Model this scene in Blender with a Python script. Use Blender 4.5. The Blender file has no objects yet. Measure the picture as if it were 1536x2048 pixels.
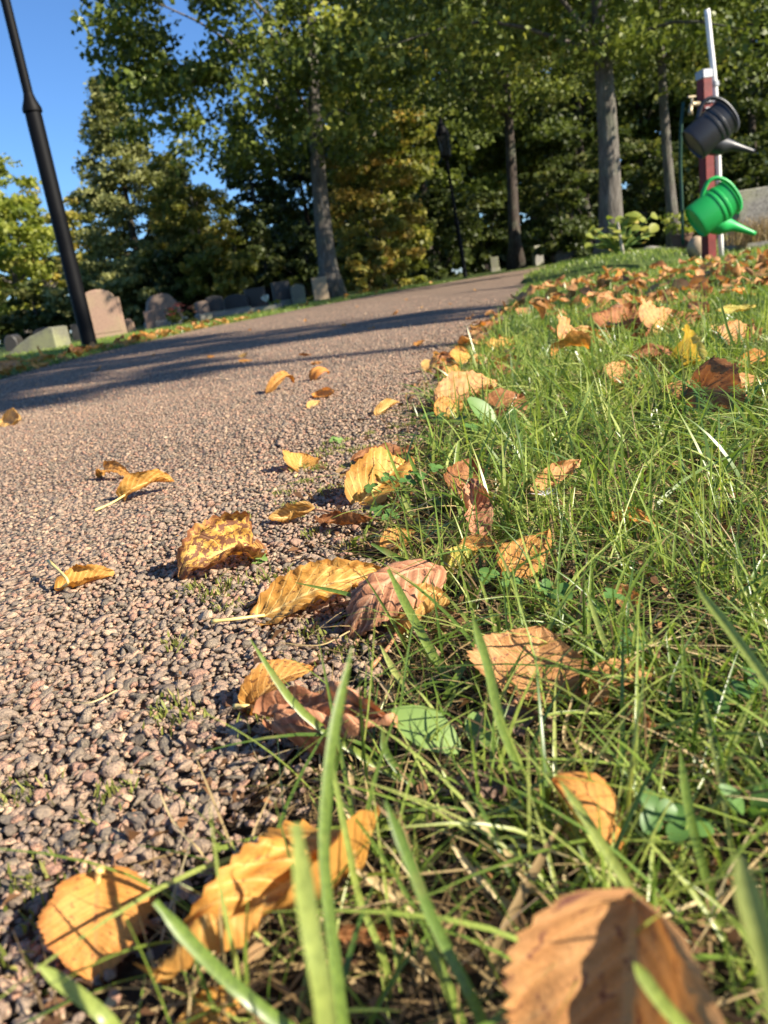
import bpy, math, random
import numpy as np
from mathutils import Matrix, Vector

# ------------------------------------------------------------------ camera, light, exposure
scene = bpy.context.scene
COL = scene.collection
FPX, CAM_H = 1500.0, 0.13                      # focal length in pixels of the 1536x2048 photo, lens height above the path
ROLL, PITCH = math.atan(0.15), math.atan(447.2 / 1500)
rs, rc = math.sin(ROLL), math.cos(ROLL)
ps, pc = math.sin(PITCH), math.cos(PITCH)

cam_data = bpy.data.cameras.new('camera')
cam = bpy.data.objects.new('camera', cam_data)
COL.objects.link(cam)
fwd = Vector((0, pc, -ps)); lev = Vector((1, 0, 0)); upv = Vector((0, ps, pc))
cr = lev * rc - upv * rs
cu = lev * rs + upv * rc
cam.matrix_world = Matrix(((cr.x, cu.x, -fwd.x, 0), (cr.y, cu.y, -fwd.y, 0), (cr.z, cu.z, -fwd.z, CAM_H), (0, 0, 0, 1)))
cam_data.sensor_fit = 'VERTICAL'
cam_data.sensor_height = 24.0
cam_data.lens = 24.0 * FPX / 2048
cam_data.clip_start = 0.008
cam_data.clip_end = 1500
cam_data.dof.use_dof = True
cam_data.dof.focus_distance = 0.36
cam_data.dof.aperture_fstop = 12.5
scene.camera = cam

SUN_DIR = Vector((-0.88, 0.47, -0.63)).normalized()     # way the light travels
SUN_EL = math.asin(-SUN_DIR.z)
sun_d = bpy.data.lights.new('sun', 'SUN')
sun_d.energy = 5.0
sun_d.angle = math.radians(0.53)
sun_d.color = (1.0, 0.90, 0.75)
sun = bpy.data.objects.new('sun', sun_d)
sun.rotation_euler = SUN_DIR.to_track_quat('-Z', 'Y').to_euler()
sun.location = (20, -4, 14)
COL.objects.link(sun)

world = bpy.data.worlds.new('World')
scene.world = world
world.use_nodes = True
wn = world.node_tree.nodes; wl = world.node_tree.links
for n in list(wn): wn.remove(n)
sky = wn.new('ShaderNodeTexSky')
sky.sky_type = 'NISHITA'
sky.sun_disc = False
sky.sun_elevation = SUN_EL
sky.sun_rotation = math.atan2(-SUN_DIR.x, -SUN_DIR.y)
sky.air_density = 1.0; sky.dust_density = 0.4; sky.ozone_density = 10.0
bg = wn.new('ShaderNodeBackground'); bg.inputs['Strength'].default_value = 0.077
wo = wn.new('ShaderNodeOutputWorld')
wl.new(sky.outputs[0], bg.inputs[0]); wl.new(bg.outputs[0], wo.inputs[0])

scene.render.engine = 'CYCLES'
scene.cycles.max_bounces = 6
scene.cycles.transparent_max_bounces = 4
scene.cycles.transmission_bounces = 4
scene.view_settings.view_transform = 'Standard'
scene.view_settings.look = 'None'
scene.view_settings.exposure = 1.30
scene.view_settings.gamma = 1.0
scene.view_settings.use_curve_mapping = False

# ------------------------------------------------------------------ helpers
rng = np.random.default_rng(11)
random.seed(5)


def ray(px, py):
    u, v = px - 768, py - 1024
    a = u * rc - v * rs; b = -(u * rs + v * rc)
    return np.array((a, FPX * pc + b * ps, -FPX * ps + b * pc))


def G(px, py, z=0.0):
    """point at height z that the photo shows at this pixel"""
    r = ray(px, py); t = (z - CAM_H) / r[2]
    return np.array((r[0] * t, r[1] * t, z))


def P(px, py, Y):
    """point at distance Y"""
    r = ray(px, py); t = Y / r[1]
    return np.array((r[0] * t, Y, CAM_H + r[2] * t))


def D(px, py, d):
    """point at camera depth d"""
    r = ray(px, py); t = d / FPX
    return np.array((r[0] * t, r[1] * t, CAM_H + r[2] * t))


def sstep(a, b, x):
    t = np.clip((x - a) / (b - a), 0, 1)
    return t * t * (3 - 2 * t)


def terr(y):
    return 0.05 * sstep(5, 14, y) + 0.05 * sstep(14, 26, y)


def link(o, parent=None):
    COL.objects.link(o)
    if parent is not None: o.parent = parent
    return o


def tag(o, label=None, cat=None, group=None, kind=None):
    if label: o['label'] = label
    if cat: o['category'] = cat
    if group: o['group'] = group
    if kind: o['kind'] = kind
    return o


def empty(name, loc, rz=0.0):
    o = bpy.data.objects.new(name, None)
    o.empty_display_size = 0.1
    o.location = [float(c) for c in loc]; o.rotation_euler = (0, 0, rz)
    return link(o)


def mesh_np(name, V, F, mat=None, tint=None, uv=None, smooth=False):
    """V (n,3), F (m,k) all faces with k corners"""
    V = np.asarray(V, np.float32); F = np.asarray(F, np.int32)
    me = bpy.data.meshes.new(name)
    m, k = F.shape
    me.vertices.add(len(V)); me.vertices.foreach_set('co', V.ravel())
    me.loops.add(m * k); me.loops.foreach_set('vertex_index', F.ravel())
    me.polygons.add(m)
    me.polygons.foreach_set('loop_start', np.arange(0, m * k, k, dtype=np.int32))
    if uv is not None:
        l = me.uv_layers.new(name='UVMap')
        l.data.foreach_set('uv', np.asarray(uv, np.float32)[F.ravel()].ravel())
    if tint is not None:
        a = me.attributes.new('tint', 'FLOAT', 'FACE')
        a.data.foreach_set('value', np.asarray(tint, np.float32))
    if smooth:
        me.polygons.foreach_set('use_smooth', np.ones(m, bool))
    me.update(calc_edges=True)
    if mat: me.materials.append(mat)
    return me


def obj(name, me, parent=None):
    return link(bpy.data.objects.new(name, me), parent)


class MB:
    """collects polygons of any size for one mesh"""
    def __init__(s): s.v = []; s.f = []
    def add(s, V, F):
        o = len(s.v); s.v += [tuple(map(float, p)) for p in V]; s.f += [tuple(int(i) + o for i in f) for f in F]
        return s
    def tube(s, pts, rad, n=8, cap=True):
        V, F = tube_vf(pts, rad, n); s.add(V, F)
        if cap:
            k = len(V); base = len(s.v) - k
            s.f.append(tuple(base + i for i in range(n))[::-1])
            s.f.append(tuple(base + k - n + i for i in range(n)))
        return s
    def box(s, c, d, rot=None, bev=0.0):
        x, y, z = [q / 2 for q in d]
        if bev <= 0:
            V = [(i * x, j * y, k * z) for i in (-1, 1) for j in (-1, 1) for k in (-1, 1)]
            F = [(0, 1, 3, 2), (4, 6, 7, 5), (0, 4, 5, 1), (2, 3, 7, 6), (0, 2, 6, 4), (1, 5, 7, 3)]
        else:
            ring = []
            for zz, ins in ((-z, bev), (-z + bev, 0), (z - bev, 0), (z, bev)):
                xx, yy = x - ins, y - ins
                b = bev
                ring.append([(-xx + b, -yy, zz), (xx - b, -yy, zz), (xx, -yy + b, zz), (xx, yy - b, zz), (xx - b, yy, zz), (-xx + b, yy, zz), (-xx, yy - b, zz), (-xx, -yy + b, zz)])
            V = [p for r in ring for p in r]; F = []
            for a in range(3):
                for i in range(8):
                    F.append((a * 8 + i, a * 8 + (i + 1) % 8, a * 8 + 8 + (i + 1) % 8, a * 8 + 8 + i))
            F += [tuple(range(8))[::-1], tuple(range(24, 32))]
        M = rot if rot is not None else Matrix.Identity(3)
        return s.add([tuple(M @ Vector(p) + Vector(c)) for p in V], F)
    def lathe(s, prof, n=24, M=None):
        """prof: (radius, z) list"""
        V = []; F = []
        for r, z in prof:
            for i in range(n):
                a = 2 * math.pi * i / n
                V.append((r * math.cos(a), r * math.sin(a), z))
        for a in range(len(prof) - 1):
            for i in range(n):
                F.append((a * n + i, a * n + (i + 1) % n, a * n + n + (i + 1) % n, a * n + n + i))
        if M is not None: V = [tuple(M @ Vector(p)) for p in V]
        return s.add(V, F)
    def prism(s, poly, y0, y1, bev=0.0):
        """poly in xz, extruded along y; small bevel on both faces"""
        n = len(poly)
        cx = sum(p[0] for p in poly) / n; cz = sum(p[1] for p in poly) / n
        def shr(p):
            dx, dz = cx - p[0], cz - p[1]; l = math.hypot(dx, dz) or 1
            return (p[0] + dx / l * bev, p[1] + dz / l * bev)
        V = []; rings = [(y0, 1), (y0 + bev, 0), (y1 - bev, 0), (y1, 1)] if bev > 0 else [(y0, 0), (y1, 0)]
        for yy, sh in rings:
            for p in poly:
                q = shr(p) if sh else p
                V.append((q[0], yy, q[1]))
        F = []
        for a in range(len(rings) - 1):
            for i in range(n):
                F.append((a * n + i, a * n + (i + 1) % n, a * n + n + (i + 1) % n, a * n + n + i))
        F += [tuple(range(n))[::-1], tuple(range(len(V) - n, len(V)))]
        return s.add(V, F)
    def build(s, name, mat, parent=None, smooth=False):
        me = bpy.data.meshes.new(name)
        me.from_pydata(s.v, [], s.f)
        me.materials.append(mat)
        if smooth:
            me.polygons.foreach_set('use_smooth', np.ones(len(me.polygons), bool))
        me.update()
        o = obj(name, me, parent)
        if smooth == 'auto':
            me.set_sharp_from_angle(angle=math.radians(38))
        return o


def tube_vf(pts, rad, n=8):
    pts = [np.asarray(p, float) for p in pts]
    m = len(pts)
    if np.isscalar(rad): rad = [rad] * m
    V = []; F = []
    t0 = pts[1] - pts[0]
    ref = np.array((0, 0, 1.0)) if abs(t0[2]) < 0.9 * np.linalg.norm(t0) else np.array((1.0, 0, 0))
    for i in range(m):
        t = pts[min(i + 1, m - 1)] - pts[max(i - 1, 0)]
        t = t / (np.linalg.norm(t) + 1e-12)
        x = np.cross(ref, t); x /= (np.linalg.norm(x) + 1e-12)
        y = np.cross(t, x); ref = y if abs(np.dot(y, t)) < 0.5 else ref
        ref = np.cross(t, x)
        ref = np.cross(x, t) * -1
        for k in range(n):
            a = 2 * math.pi * k / n
            V.append(pts[i] + rad[i] * (math.cos(a) * x + math.sin(a) * y))
    for i in range(m - 1):
        for k in range(n):
            F.append((i * n + k, i * n + (k + 1) % n, (i + 1) * n + (k + 1) % n, (i + 1) * n + k))
    return V, F


def spline(pts, n=12):
    """Catmull-Rom through points"""
    pts = [np.asarray(p, float) for p in pts]
    if len(pts) == 2:
        return [pts[0] + (pts[1] - pts[0]) * i / (n - 1) for i in range(n)]
    q = [2 * pts[0] - pts[1]] + pts + [2 * pts[-1] - pts[-2]]
    out = []
    for i in range(n):
        s = i / (n - 1) * (len(pts) - 1); k = min(int(s), len(pts) - 2); t = s - k
        a, b, c, d = q[k:k + 4]
        out.append(0.5 * (2 * b + (c - a) * t + (2 * a - 5 * b + 4 * c - d) * t * t + (3 * b - a - 3 * c + d) * t ** 3))
    return out


# ------------------------------------------------------------------ materials
def new_mat(name):
    m = bpy.data.materials.new(name); m.use_nodes = True
    nt = m.node_tree
    for n in list(nt.nodes): nt.nodes.remove(n)
    out = nt.nodes.new('ShaderNodeOutputMaterial')
    return m, nt, out


def N(nt, typ, **kw):
    n = nt.nodes.new(typ)
    ins = kw.pop('ins', {})
    for k, v in kw.items(): setattr(n, k, v)
    for k, v in ins.items():
        if hasattr(v, 'is_output'): nt.links.new(v, n.inputs[k])
        else: n.inputs[k].default_value = v
    return n


def ramp(nt, fac, stops, interp='LINEAR'):
    r = nt.nodes.new('ShaderNodeValToRGB'); r.color_ramp.interpolation = interp
    e = r.color_ramp.elements
    while len(e) < len(stops): e.new(0.5)
    for i, (p, c) in enumerate(stops):
        e[i].position = p; e[i].color = (*c, 1) if len(c) == 3 else c
    nt.links.new(fac, r.inputs[0])
    return r.outputs[0]


def mixc(nt, fac, a, b, mode='MIX'):
    n = nt.nodes.new('ShaderNodeMix'); n.data_type = 'RGBA'; n.blend_type = mode
    for sock, v in ((n.inputs[0], fac), (n.inputs[6], a), (n.inputs[7], b)):
        if hasattr(v, 'is_output'): nt.links.new(v, sock)
        elif isinstance(v, tuple): sock.default_value = (*v, 1) if len(v) == 3 else v
        else: sock.default_value = v
    return n.outputs[2]


def math_n(nt, op, a, b=None, c=None):
    n = nt.nodes.new('ShaderNodeMath'); n.operation = op
    for i, v in enumerate((a, b, c)):
        if v is None: continue
        if hasattr(v, 'is_output'): nt.links.new(v, n.inputs[i])
        else: n.inputs[i].default_value = v
    return n.outputs[0]


def noise(nt, vec, scale, detail=3, rough=0.55):
    n = nt.nodes.new('ShaderNodeTexNoise'); n.inputs['Scale'].default_value = scale
    n.inputs['Detail'].default_value = detail; n.inputs['Roughness'].default_value = rough
    if vec is not None: nt.links.new(vec, n.inputs['Vector'])
    return n


def bump(nt, h, strength=0.5, dist=0.001):
    b = nt.nodes.new('ShaderNodeBump'); b.inputs['Strength'].default_value = strength; b.inputs['Distance'].default_value = dist
    nt.links.new(h, b.inputs['Height'])
    return b.outputs[0]


def principled(nt, out, color, rough=0.7, spec=0.4, normal=None, metal=0.0, link_out=True):
    p = nt.nodes.new('ShaderNodeBsdfPrincipled')
    for k, v in (('Base Color', color), ('Roughness', rough), ('Specular IOR Level', spec), ('Metallic', metal)):
        if hasattr(v, 'is_output'): nt.links.new(v, p.inputs[k])
        elif isinstance(v, tuple): p.inputs[k].default_value = (*v, 1)
        else: p.inputs[k].default_value = v
    if normal is not None: nt.links.new(normal, p.inputs['Normal'])
    if link_out: nt.links.new(p.outputs[0], out.inputs[0])
    return p


def world_pos(nt): return nt.nodes.new('ShaderNodeNewGeometry').outputs['Position']
def objco(nt): return nt.nodes.new('ShaderNodeTexCoord').outputs['Object']
def tintat(nt):
    a = nt.nodes.new('ShaderNodeAttribute'); a.attribute_name = 'tint'
    return a.outputs['Fac']


STONE_STOPS = [(0.0, (0.075, 0.068, 0.056)), (0.12, (0.130, 0.117, 0.092)), (0.28, (0.20, 0.172, 0.134)), (0.45, (0.29, 0.222, 0.165)),
               (0.62, (0.33, 0.240, 0.176)), (0.78, (0.30, 0.168, 0.118)), (0.90, (0.41, 0.30, 0.205)), (1.0, (0.49, 0.41, 0.29))]


def m_stone():
    m, nt, out = new_mat('granite_stone')
    pos = world_pos(nt)
    base = ramp(nt, tintat(nt), STONE_STOPS)
    n1 = noise(nt, pos, 1500, 3, 0.75); n4 = noise(nt, pos, 260, 3, 0.6)
    sp = ramp(nt, n1.outputs['Fac'], [(0.34, (0.34, 0.32, 0.31)), (0.48, (1.0, 1.0, 1.0)), (0.62, (1.8, 1.65, 1.45))])
    col = mixc(nt, 1.0, base, sp, 'MULTIPLY')
    col = mixc(nt, 1.0, col, ramp(nt, n4.outputs['Fac'], [(0.35, (0.72, 0.72, 0.76)), (0.65, (1.2, 1.12, 1.02))]), 'MULTIPLY')
    n2 = noise(nt, pos, 45, 2)
    col = mixc(nt, ramp(nt, n2.outputs['Fac'], [(0.42, (0.08, 0.08, 0.08)), (0.7, (0.6, 0.6, 0.6))]), col, (0.30, 0.215, 0.15))
    principled(nt, out, col, 0.6, 0.4, bump(nt, math_n(nt, 'ADD', n1.outputs['Fac'], math_n(nt, 'MULTIPLY', n4.outputs['Fac'], 2.0)), 0.8, 0.0009))
    return m


def m_path():
    m, nt, out = new_mat('gravel_bed')
    pos = world_pos(nt)
    vo = N(nt, 'ShaderNodeTexVoronoi', ins={'Scale': 240.0, 'Vector': pos})
    rnd = N(nt, 'ShaderNodeSeparateColor', ins={0: vo.outputs['Color']})
    col = ramp(nt, rnd.outputs[0], STONE_STOPS)
    gap = ramp(nt, vo.outputs['Distance'], [(0.35, (1, 1, 1)), (0.75, (0.45, 0.38, 0.33))])
    col = mixc(nt, 1.0, col, gap, 'MULTIPLY')
    big = noise(nt, pos, 3.0, 4)
    col = mixc(nt, 1.0, col, ramp(nt, big.outputs['Fac'], [(0.3, (0.86, 0.84, 0.82)), (0.7, (1.12, 1.08, 1.05))]), 'MULTIPLY')
    inv = math_n(nt, 'SUBTRACT', 1.0, vo.outputs['Distance'])
    principled(nt, out, col, 0.8, 0.25, bump(nt, inv, 1.0, 0.004))
    return m


def m_soil():
    m, nt, out = new_mat('lawn_soil')
    pos = world_pos(nt)
    n1 = noise(nt, pos, 160, 5, 0.65); n2 = noise(nt, pos, 9, 4)
    c = ramp(nt, n1.outputs['Fac'], [(0.3, (0.018, 0.012, 0.008)), (0.55, (0.050, 0.034, 0.020)), (0.75, (0.12, 0.085, 0.05))])
    sep = N(nt, 'ShaderNodeSeparateXYZ', ins={0: pos})
    far = N(nt, 'ShaderNodeMapRange', ins={0: sep.outputs[1], 1: 1.2, 2: 4.5})
    g = ramp(nt, n2.outputs['Fac'], [(0.35, (0.045, 0.075, 0.018)), (0.62, (0.085, 0.115, 0.03)), (0.75, (0.16, 0.13, 0.05))])
    c = mixc(nt, far.outputs[0], c, g)
    principled(nt, out, c, 0.9, 0.15, bump(nt, n1.outputs['Fac'], 1.0, 0.006))
    return m


def leafy(name, stops, transl=0.35, rough=0.55, spec=0.3, tgain=1.6, streak=None):
    """thin plant tissue: reflects, and lets some light through"""
    m, nt, out = new_mat(name)
    col = ramp(nt, tintat(nt), stops)
    if streak:
        pos = world_pos(nt)
        mp = N(nt, 'ShaderNodeMapping', ins={0: pos, 3: (1, 1, .18)})
        f = noise(nt, mp.outputs[0], streak, 3, .6); b = noise(nt, pos, 35, 4, .65)
        col = mixc(nt, 1.0, col, ramp(nt, f.outputs['Fac'], [(.32, (.70, .72, .66)), (.5, (1, 1, 1)), (.68, (1.22, 1.18, 1.15))]), 'MULTIPLY')
        col = mixc(nt, ramp(nt, b.outputs['Fac'], [(.60, (0, 0, 0)), (.74, (.75, .75, .75))]), col, (.30, .24, .09))
    p = principled(nt, out, col, rough, spec, link_out=False)
    tr = nt.nodes.new('ShaderNodeBsdfTranslucent')
    tc = mixc(nt, 1.0, col, (tgain, tgain * 1.02, tgain * 0.6), 'MULTIPLY')
    nt.links.new(tc, tr.inputs[0])
    mx = nt.nodes.new('ShaderNodeMixShader'); mx.inputs[0].default_value = transl
    nt.links.new(p.outputs[0], mx.inputs[1]); nt.links.new(tr.outputs[0], mx.inputs[2]); nt.links.new(mx.outputs[0], out.inputs[0])
    return m


def m_leaf(name, c1, c2, cspot, spot=0.0, vein=(0.62, 0.42, 0.16), edge=None, transl=0.3, seed=0.0, vdark=0.25):
    m, nt, out = new_mat(name)
    uvn = nt.nodes.new('ShaderNodeUVMap')
    sep = N(nt, 'ShaderNodeSeparateXYZ', ins={0: uvn.outputs[0]})
    u, v = sep.outputs[0], sep.outputs[1]
    oi = nt.nodes.new('ShaderNodeObjectInfo')
    off = N(nt, 'ShaderNodeVectorMath', operation='ADD', ins={0: uvn.outputs[0]})
    cx = N(nt, 'ShaderNodeCombineXYZ', ins={0: math_n(nt, 'MULTIPLY', oi.outputs['Random'], 17.0), 1: math_n(nt, 'MULTIPLY', oi.outputs['Random'], 31.0), 2: seed})
    nt.links.new(cx.outputs[0], off.inputs[1])
    vec = off.outputs[0]
    n1 = noise(nt, vec, 3.2, 4); n2 = noise(nt, vec, 13, 4, 0.65); n3 = noise(nt, vec, 60, 2)
    col = mixc(nt, ramp(nt, n1.outputs['Fac'], [(0.36, (0, 0, 0)), (0.64, (1, 1, 1))]), c1, c2)
    col = mixc(nt, 1.0, col, ramp(nt, n3.outputs['Fac'], [(0.3, (0.84, 0.84, 0.84)), (0.7, (1.14, 1.14, 1.14))]), 'MULTIPLY')
    n5 = noise(nt, vec, 2.1, 5, 0.7)
    col = mixc(nt, ramp(nt, n5.outputs['Fac'], [(0.48, (0, 0, 0)), (0.72, (0.5, 0.5, 0.5))]), col, tuple(.5 * a + .5 * b for a, b in zip(c1, cspot)))
    av = math_n(nt, 'ABSOLUTE', math_n(nt, 'SUBTRACT', v, 0.5))                 # 0 at midrib, 0.5 at margin
    ph = math_n(nt, 'MULTIPLY', math_n(nt, 'SUBTRACT', u, math_n(nt, 'MULTIPLY', av, 0.55)), 9.0)
    fr = math_n(nt, 'ABSOLUTE', math_n(nt, 'SUBTRACT', math_n(nt, 'FRACT', ph), 0.5))
    sv = ramp(nt, fr, [(0.0, (1, 1, 1)), (0.05, (0.75, 0.75, 0.75)), (0.11, (0, 0, 0))])
    gap = ramp(nt, fr, [(0.12, (1, 1, 1)), (0.5, (1 - vdark, 1 - vdark * 1.05, 1 - vdark * 1.1))])
    mr = ramp(nt, av, [(0.0, (1, 1, 1)), (0.018, (0.9, 0.9, 0.9)), (0.034, (0, 0, 0))])
    col = mixc(nt, 1.0, col, gap, 'MULTIPLY')
    col = mixc(nt, math_n(nt, 'MULTIPLY', sv, 0.55), col, vein)
    col = mixc(nt, mr, col, vein)
    if spot > 0:
        s = ramp(nt, n2.outputs['Fac'], [(0.66 - 0.26 * spot, (0, 0, 0)), (0.71 - 0.26 * spot, (0.9, 0.9, 0.9))])
        col = mixc(nt, s, col, cspot)
    if edge:
        e = math_n(nt, 'ADD', av, math_n(nt, 'MULTIPLY', math_n(nt, 'SUBTRACT', n2.outputs['Fac'], 0.5), 0.35))
        col = mixc(nt, ramp(nt, e, [(0.36, (0, 0, 0)), (0.5, (0.85, 0.85, 0.85))]), col, edge)
    hgt = math_n(nt, 'ADD', n3.outputs['Fac'], math_n(nt, 'MULTIPLY', sv, -1.2))
    nb = bump(nt, hgt, 0.35, 0.0008)
    p = principled(nt, out, col, 0.6, 0.3, nb, link_out=False)
    tr = nt.nodes.new('ShaderNodeBsdfTranslucent')
    nt.links.new(mixc(nt, 1.0, col, (1.5, 1.15, 0.55), 'MULTIPLY'), tr.inputs[0])
    mx = nt.nodes.new('ShaderNodeMixShader'); mx.inputs[0].default_value = transl
    nt.links.new(p.outputs[0], mx.inputs[1]); nt.links.new(tr.outputs[0], mx.inputs[2]); nt.links.new(mx.outputs[0], out.inputs[0])
    return m


def m_plain(name, color, rough=0.6, spec=0.4, var=0.12, scale=25, bmp=0.0, metal=0.0, stops=None, detail=4):
    m, nt, out = new_mat(name)
    n1 = noise(nt, objco(nt), scale, detail, 0.6)
    if stops: c = ramp(nt, n1.outputs['Fac'], stops)
    else:
        c = ramp(nt, n1.outputs['Fac'], [(0.3, tuple(q * (1 - var) for q in color)), (0.7, tuple(min(1, q * (1 + var)) for q in color))])
    principled(nt, out, c, rough, spec, bump(nt, n1.outputs['Fac'], bmp, 0.01) if bmp else None, metal)
    return m


def m_bark(name, c1, c2, c3):
    m, nt, out = new_mat(name)
    oc = objco(nt)
    mp = N(nt, 'ShaderNodeMapping', ins={0: oc, 3: (9, 9, 1.6)})
    n1 = noise(nt, mp.outputs[0], 3.0, 6, 0.65); n2 = noise(nt, oc, 3.5, 4)
    c = ramp(nt, n1.outputs['Fac'], [(0.3, c1), (0.55, c2), (0.75, c3)])
    c = mixc(nt, ramp(nt, n2.outputs['Fac'], [(0.5, (0, 0, 0)), (0.7, (0.5, 0.5, 0.5))]), c, (0.13, 0.15, 0.10))
    principled(nt, out, c, 0.9, 0.15, bump(nt, n1.outputs['Fac'], 0.9, 0.03))
    return m


MAT = {}
MAT['stone'] = m_stone(); MAT['path'] = m_path(); MAT['soil'] = m_soil()
MAT['grass'] = leafy('grass_blade', [(0.0, (0.060, 0.115, 0.020)), (0.35, (0.140, 0.220, 0.036)), (0.7, (0.25, 0.325, 0.060)), (1.0, (0.38, 0.42, 0.12))], 0.36, 0.34, 0.55, 1.5, streak=1500)
MAT['straw'] = leafy('dry_straw', [(0.0, (0.09, 0.055, 0.028)), (0.4, (0.24, 0.16, 0.07)), (0.8, (0.46, 0.34, 0.16)), (1.0, (0.60, 0.49, 0.27))], 0.2, 0.55, 0.3, 1.1)
MAT['clover'] = leafy('clover_leaf', [(0.0, (0.06, 0.14, 0.035)), (0.6, (0.11, 0.22, 0.05)), (1.0, (0.22, 0.33, 0.09))], 0.3, 0.45, 0.4, 1.4)
MAT['moss'] = leafy('moss_sprig', [(0.0, (0.08, 0.10, 0.015)), (0.6, (0.20, 0.22, 0.04)), (1.0, (0.33, 0.30, 0.10))], 0.25)
MAT['debris'] = leafy('leaf_crumb', [(0.0, (0.05, 0.028, 0.016)), (0.4, (0.15, 0.075, 0.035)), (0.8, (0.30, 0.15, 0.06)), (1.0, (0.38, 0.27, 0.14))], 0.1)

MAT['l_yellow'] = m_leaf('yellow_leaf', (0.62, 0.30, 0.055), (0.72, 0.42, 0.11), (0.20, 0.08, 0.03), 0.28, vein=(0.86, 0.60, 0.22), edge=(0.52, 0.24, 0.05))
MAT['l_pale'] = m_leaf('pale_yellow_leaf', (0.58, 0.32, 0.085), (0.68, 0.42, 0.135), (0.22, 0.09, 0.035), 0.22, vein=(0.86, 0.66, 0.30))
MAT['l_orange'] = m_leaf('orange_leaf', (0.68, 0.29, 0.06), (0.74, 0.38, 0.10), (0.17, 0.06, 0.025), 0.25, vein=(0.55, 0.25, 0.07), edge=(0.42, 0.16, 0.04))
MAT['l_ochre'] = m_leaf('ochre_leaf', (0.55, 0.25, 0.055), (0.62, 0.32, 0.08), (0.13, 0.05, 0.02), 0.42, vein=(0.74, 0.46, 0.16))
MAT['l_tan'] = m_leaf('tan_leaf', (0.52, 0.245, 0.085), (0.60, 0.32, 0.125), (0.17, 0.06, 0.04), 0.3, vein=(0.62, 0.34, 0.14), transl=0.2)
MAT['l_pink'] = m_leaf('pinkish_brown_leaf', (0.45, 0.19, 0.095), (0.50, 0.245, 0.13), (0.14, 0.05, 0.03), 0.12, vein=(0.62, 0.36, 0.20), transl=0.15, vdark=0.4)
MAT['l_brown'] = m_leaf('brown_leaf', (0.27, 0.105, 0.035), (0.38, 0.165, 0.06), (0.07, 0.03, 0.015), 0.3, vein=(0.40, 0.20, 0.08), transl=0.22)
MAT['l_dark'] = m_leaf('dark_withered_leaf', (0.12, 0.07, 0.05), (0.21, 0.13, 0.09), (0.04, 0.025, 0.018), 0.3, vein=(0.25, 0.17, 0.12), transl=0.08)
MAT['l_spot'] = m_leaf('blotched_yellow_leaf', (0.74, 0.40, 0.085), (0.78, 0.50, 0.13), (0.15, 0.06, 0.045), 0.72, vein=(0.76, 0.52, 0.18), edge=(0.30, 0.11, 0.04))
MAT['l_lime'] = m_leaf('yellow_green_leaf', (0.62, 0.50, 0.09), (0.50, 0.45, 0.10), (0.30, 0.13, 0.04), 0.25, vein=(0.75, 0.62, 0.25))
MAT['stalk_y'] = m_plain('leaf_stalk_yellow', (0.74, 0.56, 0.20), 0.5)
MAT['stalk_b'] = m_plain('leaf_stalk_brown', (0.36, 0.17, 0.08), 0.5)

# ------------------------------------------------------------------ setting: lawn, path
ys = np.array([-6, -2, -.5, 0, .3, .6, 1, 1.5, 2, 2.5, 3, 4, 5, 6, 7, 8, 9, 10, 11, 12, 13, 14, 16, 18, 20, 22, 24, 26, 40, 90, 400.])
xs = np.array([-400, -60, -20, -10, -5, -3, -2, -1, 0, 1, 2, 3, 5, 10, 20, 60, 400.])
gx, gy = np.meshgrid(xs, ys)
V = np.stack([gx, gy, terr(gy)], -1).reshape(-1, 3)
nx = len(xs)
F = [(j * nx + i, j * nx + i + 1, (j + 1) * nx + i + 1, (j + 1) * nx + i) for j in range(len(ys) - 1) for i in range(nx - 1)]
lawn = tag(obj('lawn', mesh_np('lawn', V, F, MAT['soil'], smooth=True)), 'grassy cemetery lawn with bare soil showing between blades', kind='structure')

RE_Y = np.array([-3, 0.0, .118, .133, .16, .2, .261, .337, .473, .58, .708, .993, 1.495, 2.5, 4.2, 6.67, 9.5, 11.9, 13.5, 15.5])
RE_X = np.array([-.16, -.12, -.085, -.07, -.053, -.036, -.023, -.016, -.015, .008, .042, .112, .255, .49, .92, 1.53, 2.35, 3.05, 3.9, 6.0])
LE_Y = np.array([-3, 0, 1.5, 2.9, 4.43, 6.47, 8.55, 11.0, 12.4, 13.3, 13.9])
LE_X = np.array([-1.25, -1.28, -1.32, -1.36, -1.45, -1.29, -.584, .70, 1.75, 2.9, 6.0])


def redge(y): return np.interp(y, RE_Y, RE_X) + 0.008 * np.sin(np.asarray(y) * 31) * np.clip(np.asarray(y) * 3, 0, 1) + 0.012 * np.sin(np.asarray(y) * 13 + 1) * np.clip(np.asarray(y), 0, 1)
def ledge(y): return np.interp(y, LE_Y, LE_X)


V = []; F = []
yy = np.concatenate([np.arange(-3, 0, .5), np.arange(0, 1.5, .02), np.arange(1.5, 4, .08), np.arange(4, 13.8, .2)])
for i, y in enumerate(yy):
    a, b = float(ledge(y)), float(redge(y)) - 0.006
    for k in range(9):
        x = a + (b - a) * k / 8
        V.append((x, y, terr(y) + 0.0051 - (0.0045 if k in (0, 8) else 0)))
for i in range(len(yy) - 1):
    for k in range(8):
        F.append((i * 9 + k, i * 9 + k + 1, i * 9 + 10 + k, i * 9 + 9 + k))
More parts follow.
